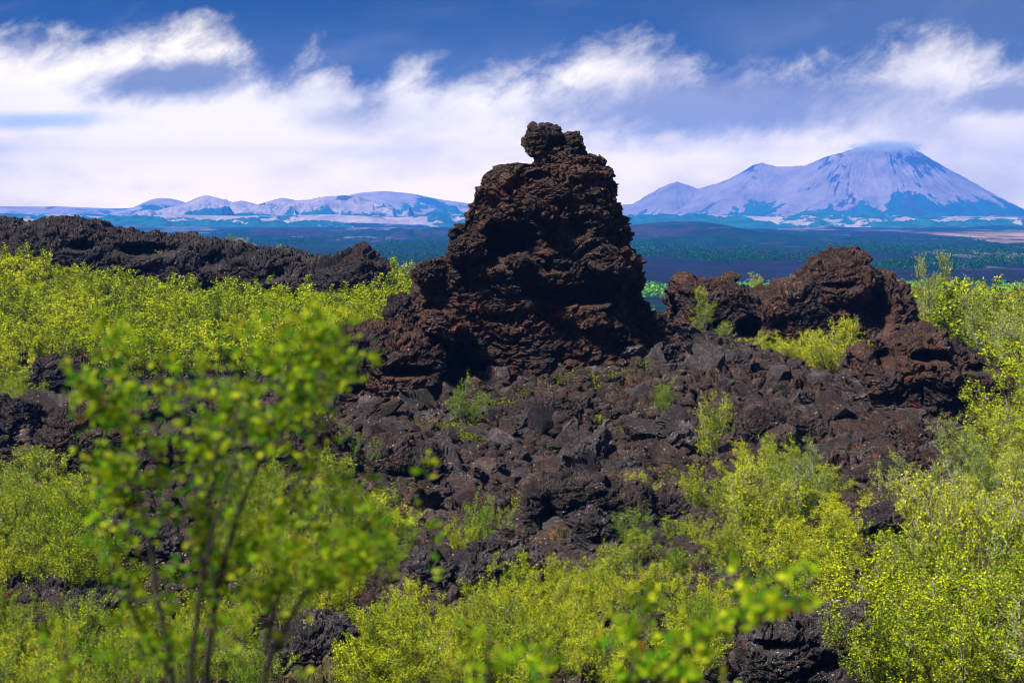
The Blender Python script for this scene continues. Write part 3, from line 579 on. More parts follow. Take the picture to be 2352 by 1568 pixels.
singles = [('lava_slab', [(765, 790), (790, 756), (830, 744), (880, 738), (930, 742), (975, 752), (1010, 780), (1020, 830)], 57.6, 1.7, M_pillar, (520, 200), .9, [(945, 842, 38, 16, 1.2)], 'broad brown lava slab with a dark hollow at the left foot of the pillar'),
    ('lava_block', [(882, 740), (880, 705), (900, 676), (930, 668), (948, 690), (950, 740)], 59.0, 0.9, M_ridge, (220, 130), .5, [], 'square lava block jutting out of the pillar foot towards the left thicket'),
    ('lava_block', [(76, 915), (78, 835), (92, 816), (130, 814), (165, 824), (205, 845), (218, 880), (225, 915)], 52.5, 1.0, M_ridge, (320, 170), .6, [(110, 905, 25, 14, .7)], 'dark lava stack beside the left birches, topped with yellow moss'),
    ('lava_block', [(530, 800), (540, 765), (560, 742), (580, 752), (605, 760), (612, 800)], 62, 0.7, M_ridge, (200, 110), .5, [], 'dark lava crag poking out of the thicket behind the sapling'),
    ('lava_block', [(404, 745), (412, 728), (430, 724), (444, 734), (450, 748)], 66, 0.4, M_ridge, (120, 80), .4, [], 'little grey lava tip amid the left thicket'),
    ('lava_block', [(190, 760), (196, 730), (215, 722), (240, 730), (262, 742), (262, 765)], 64, 0.6, M_ridge, (160, 90), .5, [], 'reddish grey lava tip in the left thicket, left of the sapling top'),
    ('lava_block', [(120, 800), (140, 775), (165, 760), (200, 770), (218, 800)], 60, 0.6, M_ridge, (160, 90), .5, [], 'low lava lump half sunk in the left thicket'),
    ('lava_block', [(-40, 940), (-10, 905), (40, 915), (75, 935), (92, 965), (110, 1000)], 48.5, 1.2, M_ridge, (260, 150), .6, [], 'black lava hump at the left edge below the thicket'),
    ('lava_outcrop', [(90, 1010), (150, 935), (230, 925), (330, 940), (420, 935), (520, 960), (620, 940), (720, 960), (800, 1000), (830, 1060)], 47.5, 1.7, M_scree, (900, 220), .8, [(385, 960, 40, 20, 1.2), (600, 985, 30, 18, 1.0), (250, 965, 30, 12, .7), (850, 940, 40, 30, .6)], 'wide jumbled lava bank behind the blurred sapling'),
    ('lava_block', [(370, 900), (385, 868), (420, 855), (455, 850), (500, 862), (530, 900)], 52.5, 0.8, M_ridge, (300, 120), .5, [], 'flat-topped lava block seen through the sapling crown'),
    ('lava_block', [(2204, 770), (2206, 730), (2220, 712), (2238, 720), (2244, 745), (2246, 775)], 78, 0.5, M_ridge, (140, 90), .45, [], 'small dark lava stub between the right birches'),
    ('lava_block', [(195, 1290), (205, 1215), (240, 1192), (290, 1185), (340, 1190), (380, 1215), (410, 1250), (420, 1300)], 38.3, 1.0, M_fore, (420, 190), .6, [(290, 1280, 50, 26, 1.0), (230, 1235, 28, 8, .4)], 'grey ledged lava block over a black hollow, lower left'),
    ('lava_slab', [(55, 1375), (70, 1340), (120, 1332), (180, 1345), (240, 1362), (300, 1385), (320, 1410)], 33.6, 0.8, M_fore, (380, 120), .5, [], 'flat mauve lava slab lying among shrubs at the lower left'),
    ('lava_outcrop', [(905, 1400), (915, 1330), (935, 1290), (965, 1262), (1005, 1268), (1040, 1290), (1062, 1270), (1085, 1246), (1130, 1238), (1180, 1252), (1235, 1278), (1262, 1310), (1280, 1370)], 34.8, 1.1, M_fore, (620, 220), .62, [(1060, 1350, 30, 20, .7), (1000, 1370, 28, 20, .6), (1160, 1300, 40, 7, .35)], 'grey lava outcrop with tilted slabs above the bottom centre birches'),
    ('lava_outcrop', [(1205, 1200), (1212, 1118), (1240, 1100), (1290, 1096), (1350, 1092), (1420, 1108), (1480, 1124), (1500, 1160), (1510, 1230)], 38.6, 1.3, M_scree, (700, 260), .7, [(1262, 1210, 17, 75, 1.6), (1400, 1215, 30, 20, .7), (1480, 1230, 16, 40, .9)], 'cleft lava outcrop with a deep black crack below the scree'),
    ('lava_boulder', [(1288, 1285), (1296, 1215), (1318, 1178), (1360, 1168), (1400, 1182), (1428, 1225), (1434, 1285)], 37.3, 0.75, M_fore, (340, 170), .5, [(1380, 1235, 22, 14, .4)], 'boulder with a white lichen cap in front of the cleft outcrop'),
    ('lava_block', [(1478, 1215), (1484, 1155), (1510, 1130), (1555, 1126), (1588, 1150), (1592, 1215)], 38.0, 0.8, M_scree, (260, 140), .5, [], 'dark lava block right of the cleft outcrop, beside the bright birch'),
    ('lava_outcrop', [(1690, 1570), (1705, 1450), (1740, 1402), (1790, 1384), (1850, 1400), (1900, 1392), (1950, 1378), (2000, 1392), (2016, 1440), (2010, 1500)], 30.3, 1.1, M_fore, (620, 240), .55, [(1760, 1460, 30, 14, .5), (1900, 1500, 30, 30, .5)], 'layered grey lava outcrop at the bottom right behind the blurred twig'),
    ('lava_arch', [(1955, 1290), (1965, 1215), (1995, 1178), (2050, 1168), (2100, 1185), (2125, 1240), (2130, 1290)], 36.2, 0.9, M_fore, (320, 160), .55, [(2040, 1225, 46, 24, 1.1)], 'lava hump with a black cave mouth between the right birches'),
    ('lava_slab', [(1310, 1540), (1325, 1492), (1370, 1480), (1420, 1500), (1460, 1530), (1475, 1575)], 27.6, 0.5, M_fore, (260, 110), .4, [], 'pale grey lava slab at the bottom edge, right of centre'),
    ('lava_outcrop', [(575, 1570), (600, 1470), (660, 1430), (720, 1412), (780, 1425), (820, 1480), (840, 1570)], 28.6, 0.9, M_fore, (460, 200), .5, [(700, 1520, 40, 20, .5)], 'speckled brown lava outcrop at the bottom behind the sapling stems'),
    ('lava_block', [(985, 1170), (990, 1125), (1012, 1110), (1038, 1120), (1048, 1165)], 40.8, 0.55, M_fore, (180, 120), .4, [], 'round grey lava block by the tip of the sapling branch'),
    ('lava_outcrop', [(830, 1100), (840, 1030), (880, 1010), (940, 1000), (990, 1020), (1030, 1060), (1040, 1110)], 45.5, 1.1, M_scree, (420, 180), .7, [(930, 1085, 36, 14, 1.0)], 'lumpy lava outcrop over a black gap, left side of the scree'),
    ('lava_boulder', [(1180, 975), (1195, 930), (1235, 905), (1290, 900), (1330, 925), (1345, 975)], 51.0, 0.9, M_scree, (320, 160), .6, [], 'big rough boulder in the middle of the scree above the angular slabs'),
    ('lava_boulder', [(1275, 1075), (1290, 1035), (1330, 1018), (1380, 1040), (1400, 1075)], 45.0, 0.7, M_fore, (260, 130), .55, [], 'pointed brown boulder with one flat sloping face, centre of the scree'),
    ('lava_boulder', [(1400, 1100), (1420, 1055), (1445, 1040), (1475, 1065), (1490, 1100)], 44.2, 0.6, M_fore, (220, 120), .5, [], 'triangular brown boulder above the bright little birch'),
    ('lava_outcrop', [(1690, 1010), (1700, 945), (1730, 925), (1790, 920), (1850, 940), (1900, 960), (1930, 1010)], 49.5, 1.2, M_scree, (480, 190), .75, [(1790, 990, 36, 14, .8)], 'dark shattered lava outcrop on the right of the scree'),
    ('lava_outcrop', [(1930, 1040), (1960, 985), (2020, 960), (2090, 965), (2150, 990), (2200, 1040)], 49.5, 1.3, M_scree, (480, 190), .75, [(2080, 1020, 40, 12, .8)], 'dark overhanging lava shelf under the hooded mound'),
    ('lava_outcrop', [(1940, 1130), (1960, 1075), (2010, 1055), (2070, 1050), (2110, 1075), (2125, 1130)], 43.5, 1.0, M_scree, (380, 170), .65, [], 'broken lava shelf above the lower right birches')]
for i, (nm, cr, d, b, mt, n, s_, cv, lab) in enumerate(singles):
    d = d if nm == 'lava_slab' and i == 0 or i == 1 else hit((cr[0][0]+cr[-1][0])/2, max(cr[0][1], cr[-1][1])-6)[1]; s_ = s_*0.75
    cv = [(c[0], c[1], c[2]*1.25, c[3]*0.8, c[4]*0.6) for c in cv]; cr = [(x, y+3) for x, y in cr]
    o = dome_rock(nm, cr, d, b, mt, 3000+53*i, n, s_, 3, caves=cv, pw=0.62, gain=1.0); solo(o, lab, 'rock')

# boulders strewn on the scree: eight shapes, copied
protos = []
def boulder_mesh(seed, nr=30, nc=44):
    r = np.random.default_rng(seed); ax = 0.5*np.array([r.uniform(.9, 1.4), r.uniform(.8, 1.2), r.uniform(.55, .95)])
    P, Fc = blob(0, 0, 0, ax[0], ax[1], ax[2], seed, nr, nc, 0.5, 3, 0.7)
    # cut flat faces
    for k in range(9):
        nn = r.normal(size=3); nn /= np.linalg.norm(nn); h = r.uniform(0.22, 0.38); dd = P@nn; P = P-np.outer(np.clip(dd-h, 0, 9)*0.92, nn)
    return P, Fc
for i in range(9):
    P, Fc = boulder_mesh(500+i*13, 44, 64)
    o = mesh_obj('lava_boulder', P, Fc, M_scree if i % 2 else M_fore); protos.append(o)
def in_poly(x, y, poly):
    c = False; j = len(poly)-1
    for i in range(len(poly)):
        xi, yi = poly[i]; xj, yj = poly[j]
        if (yi > y) != (yj > y) and x < (xj-xi)*(y-yi)/(yj-yi)+xi: c = not c
        j = i
    return c
def scatter(poly, n, mind, seed, dy=0.0, tries=40):
    r = random.Random(seed); xs = [p[0] for p in poly]; ys = [p[1] for p in poly]; out = []
    for _ in range(n*tries):
        if len(out) >= n: break
        x = r.uniform(min(xs), max(xs)); y = r.uniform(min(ys), max(ys))
        if not in_poly(x, y, poly): continue
        p = hit(x, y+dy)
        if all((p[0]-q[0])**2+(p[1]-q[1])**2 > mind*mind for q in out): out.append(p)
    return out
scree_mid = [(820, 880), (1000, 860), (1250, 820), (1500, 820), (1620, 900), (1600, 1150), (1480, 1290), (1250, 1290), (960, 1200), (840, 1080)]
scree_right = [(1560, 800), (1720, 860), (1960, 900), (2200, 1000), (2100, 1130), (1900, 1080), (1640, 1000)]
scree_left = [(0, 930), (380, 900), (800, 900), (840, 1060), (600, 1120), (250, 1180), (120, 1100)]
rb = random.Random(5); nb = 0
for poly, n, md, lab in ((scree_mid, 115, 0.55, 'dark lava boulder lying in the scree below the pillar'), (scree_right, 60, 0.6, 'dark lava boulder lying on the right-hand slope of the scree'), (scree_left, 50, 0.6, 'dark lava boulder behind the blurred sapling')):
    for (x, y, z) in scatter(poly, n, md, nb+3):
        src = protos[nb % len(protos)]; o = src if nb < len(protos) else src.copy()
        if nb >= len(protos): COL.objects.link(o)
        sz = rb.choice([0.5, 0.65, 0.8, 1.0, 1.2, 1.5]); o.scale = (sz*rb.uniform(.85, 1.2), sz, sz*rb.uniform(.75, 1.1)); o.location = (x, y, z+0.16*sz)
        o.rotation_euler = (rb.uniform(-.5, .5), rb.uniform(-.5, .5), rb.uniform(0, 6.28)); tag(o, lab, 'boulder', 'lava boulders strewn over the scree'); nb += 1

# rubble nobody could count
def rubble():
    r = np.random.default_rng(11); base = []
    import bmesh
    for k in range(10):
        bm = bmesh.new(); bmesh.ops.create_icosphere(bm, subdivisions=2, radius=0.5)
        V_ = np.array([v.co[:] for v in bm.verts]); F_ = np.array([[v.index for v in f.verts] for f in bm.faces]); bm.free()
        V_ = V_*np.array([r.uniform(.9, 1.3), r.uniform(.8, 1.1), r.uniform(.5, .9)])
        for q in range(9):
            nn = r.normal(size=3); nn /= np.linalg.norm(nn); h = r.uniform(0.2, 0.38); V_ = V_-np.outer(np.clip(V_@nn-h, 0, 9)*0.9, nn)
        V_ = V_+0.05*np.stack([vnoise(V_*5+k, 1), vnoise(V_*5+k, 2), vnoise(V_*5+k, 3)], 1)
        base.append((V_, F_))
    n = 44000; d = np.where(r.random(n) < 0.45, 27+np.sqrt(r.random(n))*42, r.uniform(34, 62, n)); ang = np.where(r.random(n) < 0.45, r.uniform(-0.29, 0.29, n), r.uniform(-0.12, 0.24, n)); x = d*np.tan(ang)
    z = near_z(x, d); sz = 0.08+0.50*r.random(n)**2.8; Vs = []; Fs = []; off = 0
    for i in range(n):
        V_, F_ = base[i % 10]; e = Euler(r.uniform(-1, 1, 3)*np.array([.7, .7, 3.1])).to_matrix()
        Q = V_@np.array(e).T*sz[i]+np.array([x[i], d[i], z[i]+0.02+0.10*r.random()+0.25*sz[i]]); Vs.append(Q); Fs.append(F_+off); off += len(Q)
    o = mesh_obj('rubble', np.vstack(Vs), np.vstack(Fs), M_scree); tag(o, 'loose dark lava rubble covering the ground', kind='stuff')
rubble()

# ------------------------------------------------------------------ birches
def grow(seed, stems=7, spread=0.75, stem_len=0.9, side=9, twigs=5, leaf=0.03, per=9, thick=0.016, up=0.5, droop=0.0, bare=0.12, oval=False):
    """a many-stemmed birch shrub about one unit tall: wood as tapered tubes, leaves set along its twigs"""
    r = random.Random(seed); V_, F_ = [], []; LP = []
    def tube(pts, rad, k=4):
        o = len(V_); n = len(pts)
        for i, p in enumerate(pts):
            t = (pts[min(i+1, n-1)]-pts[max(i-1, 0)]).normalized(); a = t.orthogonal().normalized(); b = t.cross(a)
            for j in range(k):
                an = 6.283*j/k; V_.append(p+(a*math.cos(an)+b*math.sin(an))*rad[i])
        for i in range(n-1):
            for j in range(k): F_.append((o+i*k+j, o+i*k+(j+1) % k, o+(i+1)*k+(j+1) % k, o+(i+1)*k+j))
    def path(p, d, L, n, wob, lift):
        out = [p]; d = d.normalized()
        for i in range(n):
            d = (d+Vector((r.gauss(0, wob), r.gauss(0, wob), r.gauss(0, wob)+lift))).normalized(); p = p+d*(L/n); out.append(p)
        return out
    for s_ in range(stems):
        a = 6.283*(s_+r.random()*0.8)/stems; tl = r.uniform(0.15, 1.0)*spread
        d = Vector((math.cos(a)*tl, math.sin(a)*tl, 1)); L = stem_len*r.uniform(0.65, 1.08)
        ps = path(Vector((math.cos(a)*0.04, math.sin(a)*0.04, -0.06)), d, L, 8, 0.10, up*0.12)
        tube(ps, [thick*(1-0.85*i/8) for i in range(9)], 5)
        for b in range(side):
            f = bare+(1-bare)*(b+r.random())/side; i = min(int(f*8), 7); p = ps[i].lerp(ps[i+1], f*8-i); base = (ps[i+1]-ps[i]).normalized()
            an = r.random()*6.283; od = Vector((math.cos(an), math.sin(an), r.uniform(0.0, 0.7))); d2 = base*0.55+od*0.8
            L2 = r.uniform(0.16, 0.34)*(1.15-0.55*f)*stem_len; q = path(p, d2, L2, 4, 0.14, up*0.22-droop)
            tube(q, [thick*0.36*(1-0.8*k/4) for k in range(5)], 3)
            for k in range(int(per*0.6)):
                g = 0.35+0.65*r.random(); j = min(int(g*4), 3); LP.append(q[j].lerp(q[j+1], g*4-j)+Vector((r.gauss(0, 1), r.gauss(0, 1), r.gauss(0, 1)))*leaf*0.5)
            for t in range(twigs):
                g = 0.3+0.7*(t+r.random())/twigs; j = min(int(g*4), 3); p3 = q[j].lerp(q[j+1], min(g*4-j, 1)); bd = (q[j+1]-q[j]).normalized()
                d3 = bd*0.7+Vector((r.gauss(0, .6), r.gauss(0, .6), r.gauss(0.25, .5))); L3 = r.uniform(0.06, 0.14)*stem_len; qq = path(p3, d3, L3, 2, 0.15, up*0.2-droop)
                tube(qq, [thick*0.13, thick*0.1, thick*0.05], 3)
                for k in range(per):
                    g2 = r.random(); j2 = min(int(g2*2), 1); LP.append(qq[j2].lerp(qq[j2+1], g2*2-j2)+Vector((r.gauss(0, 1), r.gauss(0, 1), r.gauss(0, 1)))*leaf*0.55)
    return np.array([v[:] for v in V_]), np.array(F_), np.array([p[:] for p in LP])
def leaves(LP, size, seed, oval=False):
    r = np.random.default_rng(seed); n = len(LP)
    a = r.normal(size=(n, 3)); a[:, 2] = np.abs(a[:, 2])*0.5; a /= np.linalg.norm(a, axis=1, keepdims=True)
    nn = r.normal(size=(n, 3))+np.array([0, 0, 0.35]); b = np.cross(a, nn); b /= np.linalg.norm(b, axis=1, keepdims=True); c = np.cross(a, b)
    s_ = (size*r.uniform(0.6, 1.35, n))[:, None]
    if not oval:
        V_ = np.stack([LP, LP+a*s_*0.5+b*s_*0.42+c*s_*0.12, LP+a*s_*1.05, LP+a*s_*0.5-b*s_*0.42+c*s_*0.12], 1).reshape(-1, 3)
        F_ = np.arange(4*n).reshape(n, 4); k = 4
    else:
        pr = [(0, 0), (.22, .30), (.55, .40), (.85, .22), (1.1, 0), (.85, -.22), (.55, -.40), (.22, -.30)]
        V_ = np.stack([LP+a*s_*u+b*s_*v+c*s_*abs(v)*0.4 for u, v in pr], 1).reshape(-1, 3); F_ = np.arange(8*n).reshape(n, 8); k = 8
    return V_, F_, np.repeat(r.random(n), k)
def bake(name, wood_mat, leaf_m, seed, size, **kw):
    wv, wf, lp = grow(seed, **kw); lv, lf, var = leaves(lp, size, seed)
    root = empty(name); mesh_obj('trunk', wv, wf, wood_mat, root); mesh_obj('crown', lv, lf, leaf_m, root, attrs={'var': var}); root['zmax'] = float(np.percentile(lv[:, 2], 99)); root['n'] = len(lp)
    del root['n']
    return root
FAR = [bake('birch_shrub', M_bark, M_leaf, 40+i, 0.030, stems=9, spread=1.1+0.1*(i % 3), stem_len=0.95, side=9, twigs=7, leaf=0.04, per=9, up=0.5) for i in range(5)]
NEAR = [bake('birch_shrub', M_bark, M_leaf, 60+i, 0.0172, stems=9, spread=0.9+0.15*(i % 3), stem_len=1.0, side=14, twigs=7, leaf=0.026, per=13, up=0.55, thick=0.013) for i in range(5)]
SLIM = [bake('young_birch', M_pale, M_leaf, 80+i, 0.0175, stems=3+i % 2, spread=0.33, stem_len=1.08, side=18, twigs=6, leaf=0.026, per=11, up=0.7, thick=0.013) for i in range(4)]
OPEN = [bake('birch_tree', M_pale, M_leaf2 if i == 2 else M_leaf, 90+i, 0.0155, stems=5, spread=0.70, stem_len=1.1, side=18, twigs=8, leaf=0.024, per=12, up=0.45, thick=0.017, bare=0.22) for i in range(4)]
DARKG = [bake('birch_shrub', M_bark, M_leaf2, 110+i, 0.0175, stems=8, spread=0.75, stem_len=1.0, side=13, twigs=6, leaf=0.028, per=11, up=0.5, thick=0.012) for i in range(3)]
used = set(); NS = 0
def plant(kind, x, y, z, h, label, group=None, cat='birch shrub', rz=None, wide=1.0):
    global NS
    r = random.Random(NS*7+3); src = kind[r.randrange(len(kind))]; NS += 1
    if src.name in used:
        o = src.copy(); COL.objects.link(o)
        for ch in src.children: c = ch.copy(); c.parent = o; COL.objects.link(c)
    else: o = src; used.add(src.name)
    k = h/src['zmax']; o.location = (x, y, z-0.05); o.rotation_euler = (0, 0, r.uniform(0, 6.28) if rz is None else rz); o.scale = (k*wide*r.uniform(.9, 1.1), k*wide*r.uniform(.9, 1.1), k)
    tag(o, label, cat, group); return o
def plant_view(kind, vx, vy, hpx, label, group=None, cat='birch shrub', wide=1.0, d=None, sink=0.0):
    """foot at (vx, vy), height in note pixels"""
    if d is None: x, y, z = hit(vx, vy)
    else: x, y, z = X(S(vx), d), d, Z(S(vy), d)
    return plant(kind, x, y, z-sink, S(hpx)/F*y, label, group, cat, wide=wide)
def zone(kinds, poly, n, md, hr, seed, label, group, dy=0.0, wide=1.0, cat='birch shrub'):
    r = random.Random(seed*5+1); pts = scatter(poly, n, md, seed, dy)
    for (x, y, z) in pts:
        plant(kinds[r.randrange(len(kinds))], x, y, z, r.uniform(*hr), label, group, cat, wide=wide*r.uniform(.9, 1.25))
    return len(pts)
# the thicket left of the pillar: crowns close up; dy moves from crown to foot
zc = []
zc.append(zone([FAR], [(-60, 600), (0, 560), (60, 575), (200, 600), (330, 625), (480, 630), (640, 640), (700, 650), (860, 650), (960, 640), (950, 700), (900, 720), (700, 740), (480, 745), (250, 730), (-60, 700)], 105, 1.55, (1.35, 2.1), 21,
     'yellow-green birch shrub in the far half of the thicket, below the long lava ridge', 'birch shrubs in the left thicket', 30, 1.15))
zc.append(zone([FAR], [(-60, 690), (300, 730), (700, 720), (880, 700), (880, 735), (780, 760), (720, 840), (620, 830), (480, 850), (330, 850), (200, 810), (70, 830), (-60, 860)], 62, 1.3, (1.1, 1.8), 22,
     'yellow-green birch shrub in the near half of the thicket, above the dark lava stack', 'birch shrubs in the left thicket', 34, 1.1))
zc.append(zone([FAR, NEAR], [(-60, 850), (60, 850), (70, 930), (-60, 900)], 6, 0.9, (0.9, 1.3), 23, 'birch shrub at the left edge beside the dark lava stack', 'birch shrubs beside the lava stack', 30))
# right: behind and beside the outcrops
zc.append(zone([FAR, NEAR, OPEN], [(2090, 690), (2260, 700), (2352, 720), (2420, 740), (2420, 900), (2330, 880), (2290, 840), (2200, 790), (2100, 750)], 22, 1.5, (1.8, 3.0), 24,
     'tall loose birch on the right-hand side behind the hooded lava mound', 'birches behind the hooded mound', 40))
zc.append(zone([NEAR, OPEN], [(2330, 900), (2420, 900), (2420, 1150), (2320, 1100)], 7, 1.2, (1.6, 2.4), 25, 'birch at the right edge beside the lava mound', 'birches at the right edge', 60))
zc.append(zone([NEAR, OPEN], [(2230, 1090), (2420, 1040), (2420, 1600), (2040, 1600), (2060, 1480), (2010, 1380), (2080, 1320), (2180, 1180)], 36, 0.85, (1.3, 2.1), 26,
     'leafy pale-stemmed birch in the stand filling the lower right', 'birches of the lower right stand', 60, 1.0, 'birch'))
zc.append(zone([NEAR], [(1600, 1160), (1700, 1060), (1900, 1080), (1960, 1200), (1940, 1340), (1840, 1370), (1640, 1330), (1590, 1240)], 14, 0.95, (1.0, 1.6), 27,
     'bright birch shrub in the group right of the cleft outcrop', 'birches right of the cleft outcrop', 50))
zc.append(zone([NEAR, DARKG], [(1440, 1240), (1580, 1220), (1700, 1340), (1960, 1400), (1700, 1440), (1640, 1580), (1400, 1600), (1300, 1420)], 25, 0.7, (0.7, 1.15), 28,
     'birch shrub at the bottom, between the pale slab and the layered outcrop', 'birch shrubs at the bottom centre right', 40))
zc.append(zone([NEAR], [(860, 1420), (1080, 1430), (1180, 1330), (1290, 1340), (1400, 1420), (1400, 1600), (840, 1600)], 34, 0.58, (0.75, 1.15), 29,
     'bright yellow birch shrub at the bottom centre below the tilted slabs', 'birch shrubs at the bottom centre', 45))
zc.append(zone([NEAR, DARKG], [(620, 1020), (760, 1010), (830, 1080), (880, 1180), (900, 1300), (860, 1420), (600, 1440), (520, 1300), (560, 1120)], 34, 0.7, (0.9, 1.4), 30,
     'birch shrub behind the forked stems of the blurred sapling', 'birch shrubs behind the sapling', 40))
zc.append(zone([NEAR, DARKG], [(-60, 1150), (60, 1130), (190, 1190), (230, 1300), (200, 1370), (60, 1340), (-60, 1340)], 20, 0.7, (1.0, 1.5), 31,
     'yellow-topped birch shrub at the left edge below the scree', 'birch shrubs at the lower left', 40))
zc.append(zone([DARKG, NEAR], [(-60, 1350), (60, 1420), (300, 1420), (560, 1440), (600, 1600), (-60, 1600)], 36, 0.55, (0.6, 1.0), 32,
     'low birch shrub in the bottom left corner around the mauve slab', 'birch shrubs in the bottom left corner', 40))
print('zones', zc)
T_ = [(DARKG, 1075, 990, 125, 'open green birch shrub in front of the dark hollow at the pillar foot', .9), (DARKG, 1525, 965, 100, 'compact dark green birch shrub on the right of the scree', .8),
    (SLIM, 1635, 1070, 170, 'slender twin-topped young birch standing before the scree', .9), (NEAR, 1478, 1185, 100, 'small bright yellow birch on the dark block right of the crack', .75), (DARKG, 1100, 1270, 130, 'sparse birch shrub above the tilted grey slabs', 1.1),
    (NEAR, 1060, 1300, 110, 'yellow birch shrub beside the grey outcrop, above the bottom centre', 1), (SLIM, 1150, 1250, 90, 'thin birch growing over the mauve lava behind the tilted slabs', 1.3), (NEAR, 1905, 880, 150, 'full yellow birch in the hollow before the peaked outcrop', 1),
    (NEAR, 1835, 850, 95, 'birch shrub in the hollow, left of the full yellow birch', 1.2), (NEAR, 1775, 830, 70, 'low birch shrub in the hollow above the scree edge', 1.4), (NEAR, 1960, 890, 110, 'birch shrub leaning against the hooded lava mound', 1),
    (SLIM, 1610, 770, 80, 'bright small birch between the pillar and the peaked outcrop', 1.6), (SLIM, 1665, 790, 55, 'low birch just right of the pillar skirt', 1.8), (SLIM, 1720, 820, 50, 'little birch in the gap of the right scree edge', 1.8),
    (SLIM, 1738, 668, 46, 'lone small birch in the notch of the right outcrop crest', 1.5), (FAR, 1500, 700, 52, 'birch shrub touching the right flank of the pillar', 1.2), (FAR, 1540, 705, 40, 'low birch shrub between pillar flank and right outcrop', 1.2), (FAR, 1475, 705, 60, 'birch shrub half hidden behind the right flank of the pillar', 1.),
    (SLIM, 1612, 700, 46, 'sparse birch growing on the low lobe of the right outcrop', 1.3), (SLIM, 85, 575, 68, 'dark green birch growing up the left end of the lava ridge', 1.5), (SLIM, 148, 592, 50, 'second small birch on the front of the lava ridge', 1.6),
    (SLIM, 385, 612, 42, 'pale green shrub in the middle of the lava ridge face', 2.), (SLIM, 920, 628, 62, 'spindly birch rising above the thicket next to the pillar', 1.4), (FAR, 960, 640, 40, 'low birch at the thicket corner touching the pillar', 1.),
    (OPEN, 2145, 800, 215, 'tallest loose birch rising beside the peaked outcrop, against the plain', .8), (SLIM, 2080, 770, 130, 'narrow birch right against the peaked outcrop', 1.), (SLIM, 2210, 790, 160, 'slim birch with bare tips against the lava plain', 1.1),
    (OPEN, 1850, 1230, 210, 'tall birch with a bare pale trunk in front of the right slope', .9), (OPEN, 1735, 1270, 215, 'spreading bright birch in the middle of the right group', 1.), (OPEN, 2120, 1250, 200, 'round bright birch in front of the lava shelf', 1.),
    (OPEN, 2260, 1420, 330, 'big birch with a forked white trunk at the right', .8), (NEAR, 2050, 1420, 150, 'dense birch below the cave hump', 1.), (SLIM, 150, 905, 55, 'small birch in front of the dark lava stack', 1.5), (DARKG, 45, 1140, 120, 'dark green birch shrub at the left edge under the black hump', 1.),
    (SLIM, 185, 1090, 50, 'tiny green birch on the left scree', 1.2), (NEAR, 1265, 1420, 130, 'bright pointed birch shrub in front of the tilted slabs', 1.1), (SLIM, 1230, 800, 8, '', 0), (SLIM, 1520, 800, 28, 'tiny birch at the lower right corner of the pillar', 1.2),
    (DARKG, 1660, 1010, 60, 'green birch tuft among boulders right of the slender birch', 1.), (NEAR, 1620, 1200, 120, 'birch shrub next to the dark block, right of the crack', 1.)]
for (kd, vx, vy, hp, lab, wd) in T_:
    if wd: plant_view(kd, vx, vy, hp, lab, None, 'birch' if kd in (OPEN, SLIM) else 'birch shrub', wide=wd, d={(1610, 770): 68, (1665, 790): 67, (1720, 820): 65, (148, 592): 99, (85, 575): 100, (385, 612): 96, (1738, 668): 73.5, (1612, 700): 70}.get((vx, vy)))
for i, (vx, vy, hp) in enumerate([(430, 545, 16), (528, 556, 22), (545, 560, 20), (562, 562, 20), (585, 570, 16), (640, 574, 18), (660, 578, 12), (735, 596, 12)]):
    plant_view(SLIM, vx, vy, hp, 'tiny birch seedling on the crest of the long lava ridge', 'seedlings on the ridge crest', wide=1.6, d=101-i*1.2)
for i, (vx, vy, hp) in enumerate([(1820, 640, 16), (1840, 632, 14), (1848, 630, 14)]):
    plant_view(SLIM, vx, vy, hp, 'tiny birch seedling on the shoulder of the peaked outcrop', 'seedlings on the outcrop', wide=1.8, d=73)
# bare twiggy shrub
wv, wf, lp = grow(777, stems=9, spread=1.2, stem_len=1.0, side=5, twigs=3, leaf=.02, per=1, thick=0.02)
x, y, z = hit(1655, 1290); o = mesh_obj('bare_shrub', wv*0.62, wf, M_pale); o.location = (x, y, z); tag(o, 'leafless whitish twiggy shrub among green birches below the cleft outcrop', 'dead shrub')
for src in FAR+NEAR+SLIM+OPEN+DARKG:
    if src.name not in used:
        for ch in list(src.children): bpy.data.objects.remove(ch)
        bpy.data.objects.remove(src)
for o in list(COL.objects):
    if 'zmax' in o: del o['zmax']

